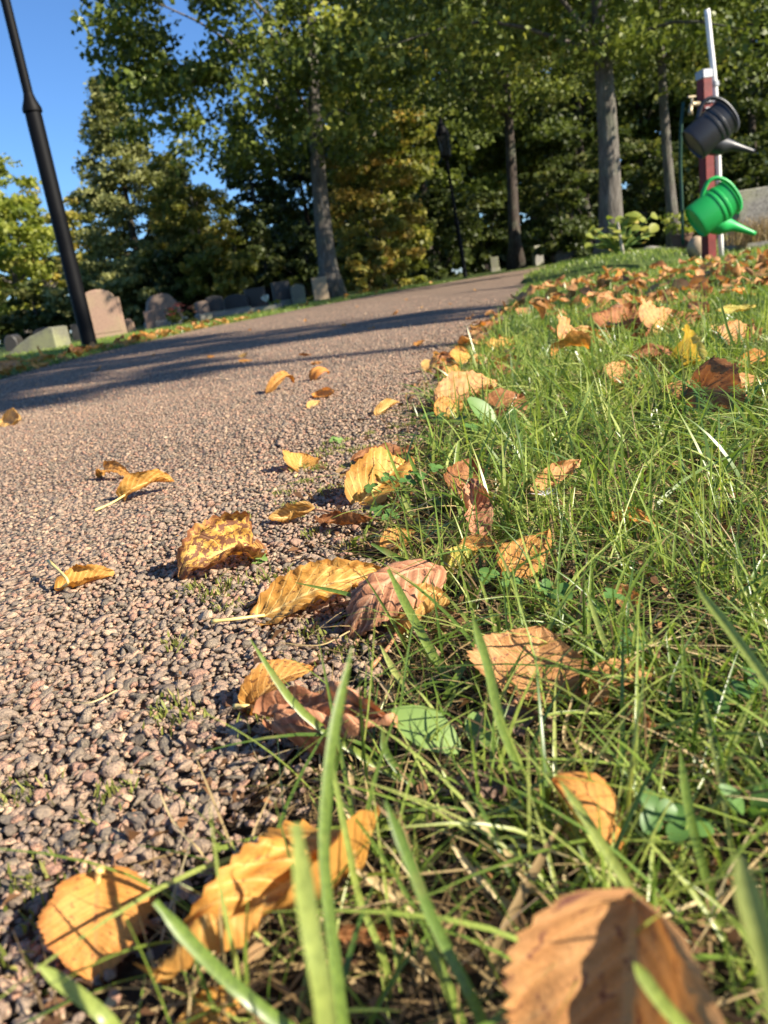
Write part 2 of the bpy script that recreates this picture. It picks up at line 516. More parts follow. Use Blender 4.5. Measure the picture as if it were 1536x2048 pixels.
# the far bend that leaves to the right behind the verge
b0 = len(V)
for x in np.arange(2.4, 14, 1.0):
    V.append((x + .55, float(12.3 + 0.25 * (x - 2)), float(terr(12.3)) + 0.003)); V.append((x, float(14.2 + 0.35 * (x - 2)), float(terr(14.2)) + 0.003))
for i in range((len(V) - b0) // 2 - 1):
    q = b0 + 2 * i
    F.append((q, q + 2, q + 3, q + 1))
path = tag(obj('gravel_path', mesh_np('gravel_path', V, F, MAT['path'])), 'pinkish grey gravel footpath curving away to the right', kind='structure')

# ------------------------------------------------------------------ gravel


def ico(sub):
    import bmesh
    bm = bmesh.new(); bmesh.ops.create_icosphere(bm, subdivisions=sub, radius=1.0)
    bm.verts.ensure_lookup_table()
    V = np.array([v.co[:] for v in bm.verts]); F = np.array([[v.index for v in f.verts] for f in bm.faces]); bm.free()
    return V, F


def stone_shapes(sub, n, cuts, r):
    V0, F0 = ico(sub); out = []
    for _ in range(n):
        V = V0.copy()
        for _ in range(cuts):
            d = r.normal(size=3); d /= np.linalg.norm(d); k = r.uniform(.38, .75)
            t = V @ d - k; t[t < 0] = 0
            V = V - t[:, None] * d
        V *= r.uniform(.9, 1.1, V.shape)
        V /= np.abs(V).max()
        out.append(V)
    return np.array(out), F0


def rot_mats(n, r, flat=0.6):
    yaw = r.uniform(0, 2 * np.pi, n); a = r.normal(0, flat, n); b = r.normal(0, flat, n)
    cy, sy, ca, sa, cb, sb = np.cos(yaw), np.sin(yaw), np.cos(a), np.sin(a), np.cos(b), np.sin(b)
    z = np.zeros(n); o = np.ones(n)
    Rz = np.stack([np.stack([cy, -sy, z], -1), np.stack([sy, cy, z], -1), np.stack([z, z, o], -1)], 1)
    Rx = np.stack([np.stack([o, z, z], -1), np.stack([z, ca, -sa], -1), np.stack([z, sa, ca], -1)], 1)
    Ry = np.stack([np.stack([cb, z, sb], -1), np.stack([z, o, z], -1), np.stack([-sb, z, cb], -1)], 1)
    return Rz @ Rx @ Ry


def scatter_stones(x0, x1, y0, y1, step, r, margin=0.0):
    gx, gy = np.meshgrid(np.arange(x0, x1, step), np.arange(y0, y1, step * .93))
    gx = gx + (np.arange(gx.shape[0]) % 2)[:, None] * step * .5
    p = np.stack([gx.ravel(), gy.ravel()], -1) + r.uniform(-.38, .38, (gx.size, 2)) * step
    re, le = redge(p[:, 1]), ledge(p[:, 1])
    # the stones thin out into the soil at the grass edge
    d = re - p[:, 0]
    keep = (d > margin - .03 * r.random(len(p)) ** 2) & (p[:, 0] > le - .02)
    return p[keep]


def stones_vf(p, size, shapes, F0, r, z0, flat=(.38, .68), rots=0.36):
    n = len(p); k = r.integers(0, len(shapes), n)
    sc = np.stack([size * r.uniform(.85, 1.55, n), size * r.uniform(.75, 1.1, n), size * r.uniform(*flat, n)], -1)
    V = shapes[k] * sc[:, None, :]
    V = np.einsum('nij,nvj->nvi', rot_mats(n, r, rots), V)
    z = terr(p[:, 1]) + z0 + size * r.uniform(-.5, .35, n)
    V = V + np.concatenate([p, z[:, None]], 1)[:, None, :]
    nv = V.shape[1]
    F = F0[None] + (np.arange(n) * nv)[:, None, None]
    t = np.clip(r.beta(1.5, 1.6, n) , 0, 1)
    return V.reshape(-1, 3), F.reshape(-1, 3), np.repeat(t, len(F0)), V, t


r1 = np.random.default_rng(3)
sh_hi, f_hi = stone_shapes(3, 14, 9, r1)
sh_md, f_md = stone_shapes(2, 20, 7, r1)
sh_lo, f_lo = stone_shapes(1, 16, 3, r1)
oct_v = np.array([(1, 0, 0), (-1, 0, 0), (0, 1, 0), (0, -1, 0), (0, 0, 1), (0, 0, -1.)]); oct_f = np.array([(0, 2, 4), (2, 1, 4), (1, 3, 4), (3, 0, 4), (2, 0, 5), (1, 2, 5), (3, 1, 5), (0, 3, 5)])
sh_oc = np.array([oct_v * r1.uniform(.75, 1.2, oct_v.shape) for _ in range(12)])


def sizes(n, r, mean):
    return mean * np.exp(r.normal(0, .27, n))


# the 300 that show largest: parts of the path
pn = scatter_stones(-.26, .03, .10, .45, .0060, r1, .004)
pn = pn[(pn[:, 0] > -.58 * pn[:, 1] - .03)]
pr = np.array([[*((lambda q: q)(p))] for p in pn])
dep = pr[:, 1] * pc + CAM_H * ps
szb = np.minimum(sizes(len(pr), r1, .0021), .0036)
big = np.argsort(-(szb / dep))[:300]
mesh_bank = []
for i in range(14):
    mesh_bank.append(i)
for i in big:
    p = pr[i]; k = int(r1.integers(0, 14)); s = szb[i]
    sc = np.array([s * r1.uniform(.95, 1.5), s * r1.uniform(.8, 1.1), s * r1.uniform(.42, .7)])
    R = rot_mats(1, r1, .35)[0]
    VV = (sh_hi[k] * sc) @ R.T
    f0 = f_hi
    if s / dep[i] < .012: VV = (sh_md[k] * sc) @ R.T; f0 = f_md
    t = float(np.clip(r1.beta(1.5, 1.6), 0, 1))
    o = obj('stone', mesh_np('stone', VV, f0, MAT['stone'], tint=np.full(len(f0), t)), path)
    o.location = (p[0], p[1], .0046 + s * .2)
bigp = pr[big]; bigs = szb[big]

gv = []; gf = []; gt = []; off = 0


def put(vf):
    global off
    gv.append(vf[0]); gf.append(vf[1] + off); gt.append(vf[2]); off += len(vf[0])


p = scatter_stones(-.42, .04, .06, .62, .0032, r1)
p = p[p[:, 0] > -.62 * p[:, 1] - .04]
# leave room for the large ones
dd = np.min(((p[:, None, :] - bigp[None]) ** 2).sum(-1) - (bigs * .75)[None] ** 2, axis=1)
p = p[dd > 0]
sz = sizes(len(p), r1, .0017)
nearm = p[:, 1] < .245
put(stones_vf(p[nearm], sz[nearm], sh_md, f_md, r1, .005))
put(stones_vf(p[~nearm], sz[~nearm], sh_lo, f_lo, r1, .005))
p = scatter_stones(-.20, .03, .09, .34, .0029, r1)              # small chippings filling between
p = p[p[:, 0] > -.6 * p[:, 1] - .03]
put(stones_vf(p, sizes(len(p), r1, .0010), sh_oc, oct_f, r1, .0045))
p = scatter_stones(-.95, .24, .62, 1.35, .0042, r1)
p = p[p[:, 0] > -.62 * p[:, 1] - .06]
put(stones_vf(p, sizes(len(p), r1, .0019), sh_oc, oct_f, r1, .0052))
p = scatter_stones(-1.4, .42, 1.35, 2.8, .0088, r1)
put(stones_vf(p, sizes(len(p), r1, .0025), sh_oc, oct_f, r1, .0050))
p = scatter_stones(-1.4, .6, 3.0, 7.0, .028, r1)
put(stones_vf(p, sizes(len(p), r1, .0035), sh_oc, oct_f, r1, .0046))
gravel = obj('gravel', mesh_np('gravel', np.concatenate(gv), np.concatenate(gf), MAT['stone'], tint=np.concatenate(gt)))
tag(gravel, 'loose crushed granite gravel in pink and grey covering the path', 'gravel', kind='stuff')

# ------------------------------------------------------------------ grass


def blades(base, h, w, az, l1, l2, l3, nseg, r, vfold=False, flat=None):
    n = len(base)
    t = np.linspace(0, 1, nseg + 1)
    dirv = np.stack([np.cos(az), np.sin(az), np.zeros(n)], -1)
    d = h[:, None] * (l1[:, None] * t + l2[:, None] * t ** 2)
    z = h[:, None] * (t - l3[:, None] * t ** 2)
    C = base[:, None, :] + dirv[:, None, :] * d[..., None]
    C[..., 2] += z
    tw = az + np.pi / 2 + r.normal(0, .8, n)
    side = np.stack([np.cos(tw), np.sin(tw), r.normal(0, .25, n)], -1)
    wt = w[:, None] * np.clip(np.minimum(.75 + t * 1.2, 1.0) * (1 - t ** 3.0), .06, 1)
    L = C - side[:, None, :] * wt[..., None] * .5
    Rr = C + side[:, None, :] * wt[..., None] * .5
    if vfold:
        nrm = np.cross(side, np.array([0, 0, 1.0])); nrm /= np.linalg.norm(nrm, axis=1, keepdims=True) + 1e-9
        M = C + nrm[:, None, :] * wt[..., None] * .22
        V = np.stack([L, M, Rr], 2); k = 3
    else:
        V = np.stack([L, Rr], 2); k = 2
    V = V.reshape(n, -1, 3)
    f = []
    for i in range(nseg):
        for j in range(k - 1):
            f.append((i * k + j, i * k + j + 1, (i + 1) * k + j + 1, (i + 1) * k + j))
    f = np.array(f)
    F = f[None] + (np.arange(n) * V.shape[1])[:, None, None]
    return V.reshape(-1, 3), F.reshape(-1, 4), len(f)


class Bag:
    def __init__(s): s.V = []; s.F = []; s.T = []; s.o = 0
    def add(s, V, F, T): s.V.append(V); s.F.append(F + s.o); s.T.append(T); s.o += len(V)
    def mesh(s, name, mat, smooth=False):
        return mesh_np(name, np.concatenate(s.V), np.concatenate(s.F), mat, tint=np.concatenate(s.T), smooth=smooth)


def grass_patch(bag, n, xr, yr, hr, wr, nseg, r, side='right', vfold=False, straw=False, dens_edge=.02, tint=(.0, 1.0), clump=0.0, lean=.5):
    y = r.uniform(*yr, n)
    if side == 'right':
        x = redge(y) + np.abs(r.uniform(0, 1, n)) * (xr[1] - xr[0]) + xr[0]
        dist = x - redge(y)
    else:
        x = ledge(y) - r.uniform(0, 1, n) * (xr[1] - xr[0]) - xr[0]
        dist = ledge(y) - x
    if clump > 0:
        q = np.sin(x * 37 + 3 * np.sin(y * 23)) * np.sin(y * 41 + 2 * np.sin(x * 29)) + np.sin(x * 90 + y * 40) * .5
        keep = (q + r.normal(0, .5, n)) > (-.25 * 1 + clump * (.5 - .5 * np.clip(dist / .05, 0, 1)))
    else: keep = np.ones(n, bool)
    keep &= (dist > dens_edge * r.random(n) ** .7 - .004)
    x, y = x[keep], y[keep]; n = len(x)
    h = r.uniform(0, 1, n) ** 1.4 * (hr[1] - hr[0]) + hr[0]
    w = r.uniform(*wr, n)
    az = r.uniform(0, 2 * np.pi, n)
    if straw:
        l1 = r.uniform(.6, 2.2, n); l2 = r.uniform(0, 1.2, n); l3 = r.uniform(.55, 1.0, n)
        h = h * .45
    else:
        l1 = np.abs(r.normal(0, lean, n)); l2 = r.uniform(-.1, 1.0, n) * (.5 + lean); l3 = np.clip(l2 * .5 + l1 * .22, 0, .72)
    V, F, k = blades(np.stack([x, y, terr(y)], -1), h, w, az, l1, l2, l3, nseg, r, vfold)
    t = np.clip(r.uniform(tint[0], tint[1], n) ** .9, 0, 1)
    bag.add(V, F, np.repeat(t, k))


r2 = np.random.default_rng(21)
gb = Bag(); sb = Bag()
grass_patch(gb, 2700, (.006, .20), (.10, .34), (.020, .056), (.0007, .0015), 8, r2, vfold=True, clump=.9, dens_edge=.09, lean=.55)
grass_patch(gb, 5600, (.0, .30), (.085, .50), (.006, .020), (.0004, .0010), 5, r2, clump=.8, dens_edge=.08, lean=1.0, tint=(.2, 1))
grass_patch(gb, 5200, (.0, .45), (.33, .75), (.024, .060), (.0010, .0024), 7, r2, clump=.8, dens_edge=.06, lean=.6)
grass_patch(gb, 18000, (.0, .62), (.42, 1.0), (.008, .030), (.0006, .0014), 4, r2, clump=.3, dens_edge=.03, lean=.9, tint=(.15, 1))
grass_patch(gb, 13000, (.0, .95), (.75, 1.6), (.022, .060), (.0014, .0030), 5, r2, clump=.15, lean=.5)
grass_patch(gb, 20000, (.0, .95), (.80, 1.6), (.012, .038), (.0009, .0019), 3, r2, lean=.9, tint=(.2, 1))
grass_patch(gb, 30000, (.0, 1.9), (1.5, 3.2), (.018, .048), (.0018, .0036), 3, r2, clump=.1, lean=.6)
grass_patch(gb, 22000, (.0, 4.5), (3.0, 7.5), (.022, .045), (.003, .006), 2, r2)
grass_patch(gb, 9000, (.0, 6.5), (7.0, 14), (.025, .05), (.006, .012), 2, r2)
grass_patch(sb, 2400, (-.012, .26), (.085, .45), (.012, .05), (.0005, .0012), 5, r2, straw=True, dens_edge=.02, tint=(0, .7))
grass_patch(sb, 3200, (-.01, .50), (.40, .95), (.015, .05), (.0006, .0012), 4, r2, straw=True, dens_edge=.02)
grass_patch(sb, 3000, (.0, 1.2), (.9, 2.2), (.02, .06), (.001, .002), 3, r2, straw=True)
grass_patch(sb, 1200, (.0, .24), (.085, .45), (.012, .040), (.0005, .0011), 5, r2, dens_edge=.03, lean=.8)
grass_patch(sb, 1600, (.0, .55), (.42, 1.1), (.012, .045), (.0006, .0012), 4, r2, dens_edge=.03, lean=.9)
# the verge across the path
grass_patch(gb, 20000, (.0, 1.5), (1.6, 8), (.02, .05), (.0025, .005), 2, r2, side='left', tint=(0, .75))
grass_patch(gb, 16000, (.0, 2.2), (7, 13.5), (.02, .045), (.004, .008), 2, r2, side='left', tint=(.2, 1))
grass = tag(obj('grass', gb.mesh('grass', MAT['grass'])), 'green grass blades growing along both path edges', 'grass', kind='stuff')
straw = tag(obj('dry_grass', sb.mesh('dry_grass', MAT['straw'])), 'dry tan straw and dead grass lying between the green blades', 'dry grass', kind='stuff')


def flakes(n, xr, yr, side_fn, size, r, zr):
    y = r.uniform(*yr, n); x = redge(y) + r.uniform(*xr, n)
    c = np.stack([x, y, terr(y) + r.uniform(*zr, n)], -1)
    R = rot_mats(n, r, .55); s = r.uniform(*size, n)
    q = np.array([(-1, -.15, 0), (.2, -.45, .35), (1, .3, -.1), (-.3, .55, .3)])
    V = np.einsum('nij,nvj->nvi', R, q[None] * s[:, None, None] * r.uniform(.6, 1.2, (n, 4, 1))) + c[:, None]
    return V.reshape(-1, 3), np.arange(n * 4).reshape(-1, 4), r.beta(1.3, 1.6, n)


db = Bag()
db.add(*flakes(1500, (-.035, .20), (.09, .5), None, (.0012, .0038), r2, (.003, .008)))
db.add(*flakes(1500, (-.05, .5), (.45, 1.2), None, (.002, .006), r2, (.004, .010)))
db.add(*flakes(150, (-.30, -.02), (.13, .8), None, (.0007, .0017), r2, (.0065, .0085)))
tag(obj('leaf_debris', db.mesh('leaf_debris', MAT['debris'])), 'brown crumbs of broken leaves scattered in the verge soil', 'leaf debris', kind='stuff')
mb = Bag()
for _ in range(46):
    y = r2.uniform(.12, .7); x = float(redge(y)) + r2.normal(-.03, .028)
    n = 40
    b = np.stack([x + r2.normal(0, .0045, n), y + r2.normal(0, .0045, n), np.full(n, .0055)], -1)
    V, F, k = blades(b, r2.uniform(.002, .005, n), r2.uniform(.0006, .0011, n), r2.uniform(0, 6.28, n), r2.normal(0, .6, n), r2.uniform(0, .5, n), np.full(n, .2), 2, r2)
    mb.add(V, F, np.repeat(r2.random(n), k))
tag(obj('moss', mb.mesh('moss', MAT['moss'])), 'small tufts of green moss between the gravel stones', 'moss', kind='stuff')

# ------------------------------------------------------------------ fallen leaves


def wob(seed):
    r = np.random.default_rng(seed)
    a = r.normal(0, 1, (5, 2)); ph = r.uniform(0, 6.28, 5); am = r.uniform(.3, 1, 5)
    def f(u, v):
        s = 0
        for i in range(5): s = s + am[i] * np.sin(6.28 * (a[i, 0] * u * 1.2 + a[i, 1] * v * .8) + ph[i])
        return s / 3
    return f


def leaf_grid(seed, nu=44, nv=17, ratio=.85, bend=.6, curl=.8, fold=.3, pleat=.02, twist=0.0, rough=.03, heart=.10, tooth=.035, edgecurl=.0, nteeth=15):
    """unit-length leaf, base at origin, tip along +y; returns verts, faces, uv"""
    r = np.random.default_rng(seed); w1 = wob(seed + 1); w2 = wob(seed + 2)
    u = np.linspace(0, 1, nu); v = np.linspace(-1, 1, nv)
    U, Vv = np.meshgrid(u, v, indexing='ij')
    prof = np.sin(np.pi * np.clip(U, 0, 1) ** .72) ** .62 * (1 - .45 * U ** 3)
    prof = np.where(U < .001, .02, np.maximum(prof, .012))
    teeth = 1 + tooth * (2 * np.abs(((U * nteeth) % 1) - .0) - 1) * np.abs(Vv) ** 4 + .11 * w1(U * 2.1, np.sign(Vv)) * np.abs(Vv) ** 3 - .10 * np.clip(w2(U * 3.1, np.sign(Vv) * 2) - .45, 0, 1) * np.abs(Vv) ** 2
    half = ratio * .5 * prof * teeth
    s = Vv * half                                   # arc length across
    y0 = U - heart * (1 - U) ** 3 * np.abs(Vv) ** 1.5 * 1.2
    y0 = y0 + .05 * np.abs(Vv) * np.sin(np.pi * U)
    # pleats along the side veins
    ph = 9 * (U - .55 * np.abs(Vv) * .5)
    zz = pleat * np.abs(np.sin(np.pi * ph)) * np.clip(np.abs(Vv) * 2.5, 0, 1) * np.sin(np.pi * np.clip(U * 1.02, 0, 1)) ** .5
    zz = zz + 1.25 * rough * w2(U, Vv) * (.3 + np.abs(Vv)) + .35 * rough * w1(U * 3.3 + 1, Vv * 2.6) * (.4 + np.abs(Vv))
    # across: fold at midrib + roll
    k = curl / (ratio * .5) * (0.75 + .5 * w1(U, 0.3))
    ang = k * s * .5 + np.sign(s) * fold + edgecurl * np.sign(s) * np.abs(Vv) ** 4 * 2
    x = s * np.cos(ang); z = np.abs(s) * np.sin(np.abs(ang)) * np.where(np.abs(ang) > 0, np.sign(ang * s + 1e-9), 1)
    x = x - zz * np.sin(ang); z = z + zz * np.cos(ang)
    # along: bend
    th = bend * (y0 - .5) * 2 + .25 * abs(bend) * np.sin(4 * y0 + seed)
    thl = bend * (u - .5) * 2 + .25 * abs(bend) * np.sin(4 * u + seed)
    cy = np.concatenate([[0], np.cumsum(np.cos(thl[:-1]) * np.diff(u))]); cz = np.concatenate([[0], np.cumsum(np.sin(thl[:-1]) * np.diff(u))])
    yc = np.interp(y0, u, cy, left=None) + np.minimum(y0, 0) * math.cos(thl[0]); zc = np.interp(y0, u, cz) + np.minimum(y0, 0) * math.sin(thl[0])
    tw = twist * (U - .5)
    xt = x * np.cos(tw) - z * np.sin(tw); zt = x * np.sin(tw) + z * np.cos(tw)
    X = xt; Y = yc - zt * np.sin(th); Z = zc + zt * np.cos(th)
    Vt = np.stack([X, Y, Z], -1).reshape(-1, 3)
    # straighten so the tip lies on +y at distance 1
    tip = Vt[(nu - 1) * nv + nv // 2]; L = np.linalg.norm(tip[1:]); a = math.atan2(tip[2], tip[1])
    ca, sa = math.cos(-a), math.sin(-a)
    Vt = np.stack([Vt[:, 0], Vt[:, 1] * ca - Vt[:, 2] * sa, Vt[:, 1] * sa + Vt[:, 2] * ca], -1) / L
    F = np.array([(i * nv + j, i * nv + j + 1, (i + 1) * nv + j + 1, (i + 1) * nv + j) for i in range(nu - 1) for j in range(nv - 1)])
    uv = np.stack([U.ravel(), Vv.ravel() * .5 + .5], -1)
    return Vt, F, uv


CAMP = np.array((0, 0, CAM_H))


def leaf_at(label, base, tip, mat, roll=15, stalk=None, group=None, seed=1, floor=True, name='fallen_leaf', smat='stalk_y', sr=.0009, lo=False, crumple=1.6, **kw):
    """leaf blade spanning base -> tip (world points); roll > 0 turns its face to the lens"""
    base = np.asarray(base, float); tip = np.asarray(tip, float)
    kw['rough'] = kw.get('rough', .03) * crumple; kw['ratio'] = kw.get('ratio', .85) * .92; kw['tooth'] = kw.get('tooth', .035) * 1.5
    if lo: Vt, F, uv = leaf_grid(seed, nu=16, nv=9, **kw)
    else: Vt, F, uv = leaf_grid(seed, **kw)
    ax = tip - base; L = np.linalg.norm(ax); ax = ax / L
    n0 = np.array((0, 0, 1.0)) - ax * ax[2]; n0 /= np.linalg.norm(n0)
    s0 = np.cross(ax, n0)
    if np.dot(s0, CAMP - (base + tip) / 2) < 0: s0 = -s0
    a = math.radians(roll)
    n = n0 * math.cos(a) + s0 * math.sin(a)
    xx = np.cross(ax, n)
    W = (Vt[:, :1] * xx + Vt[:, 1:2] * ax + Vt[:, 2:3] * n) * L
    c = base.copy()
    mz = (W[:, 2] + c[2]).min() - float(terr(c[1]))
    lift = 0.004 - mz if (floor and mz < .002) else 0
    c[2] += lift
    o = obj(name, mesh_np(name, W, F, MAT[mat], uv=uv, smooth=True))
    o.location = c
    tag(o, label, 'leaf', group)
    if stalk is not None:
        st = [np.asarray(q, float) for q in stalk]
        pts = spline([np.zeros(3) + ax * L * .02] + [q - c + np.array((0, 0, lift)) * 0 for q in st], 10)
        MB().tube(pts, [sr * .8] * 8 + [sr, sr * 1.25], 6).build('leaf_stalk', MAT[smat], o, smooth=True)
    return o


def BT(b, t):
    """base and tip of a leaf seen at two pixels: a tip that stands up stays near the distance of its base"""
    B = G(*b); T = G(*t)
    dz = t[2] - b[2]
    if dz > .005 and t[1] < b[1]:
        m = .35 if dz > .010 else .6
        T = P(t[0], t[1], B[1] + m * (G(t[0], t[1], b[2])[1] - B[1]))
    elif dz < -.005 and b[1] < t[1]:
        m = .35 if dz < -.010 else .6
        B = P(b[0], b[1], T[1] + m * (G(b[0], b[1], t[2])[1] - T[1]))
    return B, T


GP = 'fallen leaves on the gravel path'; GE = 'fallen leaves along the grass edge'; GV = 'fallen leaves in the grass'
H = leaf_at
# --- lying on the gravel
H('small rolled yellow leaf with pale stalk pointing up left, nearest the left frame edge', *BT((122, 1176, .006), (228, 1142, .014)), 'l_yellow', 38, [G(135, 1160, .014), G(97, 1122, .016)], GP, 101, ratio=.9, curl=2.4, bend=.3, fold=.5, pleat=.02)
H('curled yellow leaf with long pale stalk reaching down left', *BT((250, 998, .006), (350, 970, .012)), 'l_yellow', 40, [G(225, 1005, .007), G(190, 1021, .006)], GP, 102, ratio=.62, curl=2.0, bend=-.5, fold=.4, pleat=.03, twist=.9)
H('tiny crumpled ochre leaf just left of the long-stalked yellow leaf', *BT((204, 948, .008), (260, 950, .009)), 'l_ochre', 20, None, GP, 103, ratio=.42, curl=.9, bend=-.4)
H('pleated fan-like yellow leaf standing upright on open gravel', *BT((598, 946, .004), (604, 906, .024)), 'l_yellow', 22, [G(590, 953, .006)], GP, 104, ratio=1.45, curl=.9, bend=.3, pleat=.045, heart=.0)
H('boxy folded pale yellow leaf with thin brown stalk to the right', *BT((622, 1018, .012), (537, 1034, .010)), 'l_pale', 42, [G(650, 1022, .012), G(690, 1030, .010)], GP, 105, ratio=.8, curl=1.5, bend=.5, fold=.5, smat='stalk_b', sr=.0007)
H('large yellow leaf blotched with dark brown spots and curled upright', *BT((496, 1090, .009), (358, 1158, .006)), 'l_spot', 44, None, GP, 106, crumple=.9, ratio=1.1, curl=.9, bend=-.7, fold=.6, rough=.09, twist=-.7, pleat=.03, tooth=.06)
H('wide golden leaf lying flat at the edge with straight pale stalk to the left', *BT((524, 1232, .006), (764, 1146, .020)), 'l_yellow', 30, [G(470, 1238, .009), G(424, 1243, .009)], GE, 107, ratio=.52, curl=.7, bend=-.25, pleat=.035, rough=.05, fold=.15)
H('pinkish brown pleated leaf arching beside the wide golden leaf', *BT((868, 1136, .020), (694, 1284, .004)), 'l_pink', 22, None, GE, 108, ratio=.55, curl=-.8, bend=-.75, pleat=.05, fold=-.2, tooth=.05)
H('crumpled golden tan leaf with a bent brown stalk below the pleated leaf', *BT((800, 1248, .008), (900, 1205, .022)), 'l_pale', 26, [G(780, 1290, .008), G(742, 1335, .006)], GE, 109, ratio=.95, curl=1.1, bend=-.6, rough=.08, smat='stalk_b')
H('brown orange leaf curled to a horn with pale stalk, alone on dark gravel', *BT((505, 1415, .006), (626, 1338, .020)), 'l_ochre', 22, [G(490, 1412, .008), G(470, 1413, .007)], GP, 110, ratio=.66, curl=1.6, bend=-.8, pleat=.02)
H('dull brown ragged leaf half under the grass below the curled horn leaf', *BT((555, 1458, .010), (800, 1478, .012)), 'l_pink', 26, None, GE, 111, ratio=.42, curl=-.8, bend=-.3, rough=.08)
H('broad orange heart-shaped leaf half in shadow at the lower left corner', *BT((195, 1762, .014), (190, 1965, .004)), 'l_orange', 16, [G(196, 1750, .016), G(200, 1738, .018)], GP, 112, ratio=1.22, curl=-.35, bend=-.35, pleat=.012, tooth=.03, rough=.035, nteeth=21)
H('long yellow leaf with wavy margin stretched under the grass blades', *BT((712, 1712, .012), (318, 1985, .012)), 'l_yellow', 24, None, GE, 113, ratio=.52, curl=.6, bend=-.3, rough=.11, pleat=.02, tooth=.06)
H('small crumpled yellow leaf tucked below the long wavy leaf', *BT((470, 2000, .006), (350, 2046, .005)), 'l_yellow', 20, None, GE, 114, ratio=.8, curl=.9, bend=.3, rough=.08)
# --- in the grass
H('large blurred orange brown leaf standing upright in the lower right', D(1268, 1800, .112), D(1255, 2330, .115), 'l_tan', 0, None, GV, 115, floor=False, ratio=1.0, curl=.3, bend=-.15, fold=.42, heart=.03, crumple=1.5, pleat=.03, rough=.03, tooth=.05, nteeth=21)
H('round tan leaf with toothed edge facing the lens in the grass', *BT((1050, 1395, .006), (1085, 1252, .030)), 'l_tan', 20, [G(1032, 1402, .010), G(1028, 1422, .006)], GV, 116, ratio=1.75, curl=.25, bend=.25, fold=.08, pleat=.02, tooth=.04, nteeth=23, rough=.04, heart=.02, smat='stalk_b', sr=.0012)
H('twisted orange leaf curled over, between the grass blades below the round tan leaf', *BT((1245, 1665, .012), (1105, 1560, .034)), 'l_orange', 12, None, GV, 117, ratio=.8, curl=-1.2, bend=-1.0, twist=.7, pleat=.02)
H('torn tan leaf with upturned corner right of the round tan leaf', *BT((1185, 1385, .008), (1305, 1345, .024)), 'l_tan', 30, None, GV, 118, ratio=.8, curl=1.0, bend=-.5, rough=.08)
H('bright yellow orange leaf standing at the gravel edge behind clover', *BT((722, 1005, .006), (815, 925, .034)), 'l_yellow', 34, None, GE, 119, ratio=.95, curl=.7, bend=-.4, pleat=.04, rough=.05)
H('reddish brown flat leaf lying behind the bright yellow edge leaf', *BT((715, 920, .010), (830, 893, .014)), 'l_brown', 12, None, GE, 120, ratio=.6, curl=.6, bend=.4, rough=.06)
H('dark curled brown leaf in the shade left of the clover', *BT((640, 1044, .010), (745, 1036, .014)), 'l_brown', 20, None, GE, 121, ratio=.4, curl=1.8, bend=.4, rough=.08)
H('small ochre leaf with pointed tip standing by the fan of grass', *BT((770, 1098, .006), (830, 1062, .018)), 'l_ochre', 28, None, GE, 122, ratio=1.0, curl=.9, bend=.3, pleat=.02)
H('folded yellow green leaf leaning at the foot of the grass fan', *BT((870, 1158, .006), (968, 1075, .032)), 'l_lime', 30, None, GE, 123, ratio=.55, curl=.9, bend=.3, fold=.5)
H('small ochre leaf lying right of the folded yellow green leaf', *BT((930, 1085, .020), (992, 1085, .022)), 'l_ochre', 22, None, GE, 143, ratio=.7, curl=.8, bend=.4)
H('corkscrewed tan brown leaf standing among grass stems', *BT((945, 1065, .010), (942, 962, .036)), 'l_pink', 14, None, GV, 124, ratio=.62, curl=1.3, bend=-.4, twist=1.8, pleat=.05)
H('dark reddish leaf standing behind the corkscrewed leaf', *BT((918, 1000, .010), (945, 915, .030)), 'l_brown', 20, None, GV, 144, ratio=.8, curl=.8, bend=.3)
H('tan rolled leaf lying on matted straw', *BT((1072, 985, .012), (1162, 920, .030)), 'l_tan', 34, None, GV, 125, ratio=.55, curl=1.2, bend=.2, pleat=.02)
H('olive brown leaf half sunk in the straw', *BT((1010, 1140, .012), (1100, 1060, .024)), 'l_ochre', 26, None, GV, 127, ratio=.7, curl=-.6, bend=.3, rough=.06)
H('orange red leaf scrap in matted straw', *BT((1235, 1028, .012), (1300, 1048, .014)), 'l_orange', 24, None, GV, 128, ratio=.6, curl=1.0, bend=.4, rough=.08)
H('rust coloured leaf scrap beside clover on the right', *BT((1228, 1180, .014), (1290, 1215, .012)), 'l_tan', 20, None, GV, 129, ratio=.7, curl=.9, bend=.4, rough=.1)
H('grey withered leaf crumpled under the round tan leaf', *BT((985, 1440, .010), (1105, 1450, .012)), 'l_dark', 25, None, GV, 130, ratio=.6, curl=1.0, bend=-.4, rough=.14)
H('dark grey brown rotten leaf in the shade of grass blades', *BT((905, 1570, .008), (1035, 1560, .010)), 'l_dark', 20, None, GV, 131, ratio=.5, curl=.7, bend=.3, rough=.14)
H('dark red brown leaf flat under the grass, right of the long wavy leaf', *BT((675, 1872, .006), (815, 1868, .008)), 'l_brown', 22, None, GE, 132, ratio=.36, curl=.5, bend=.2, rough=.06)
H('ragged brown leaf remnant right of the round tan leaf, among stems', *BT((1265, 1420, .016), (1320, 1475, .012)), 'l_brown', 20, None, GV, 133, ratio=.5, curl=1.2, bend=.4, rough=.14)
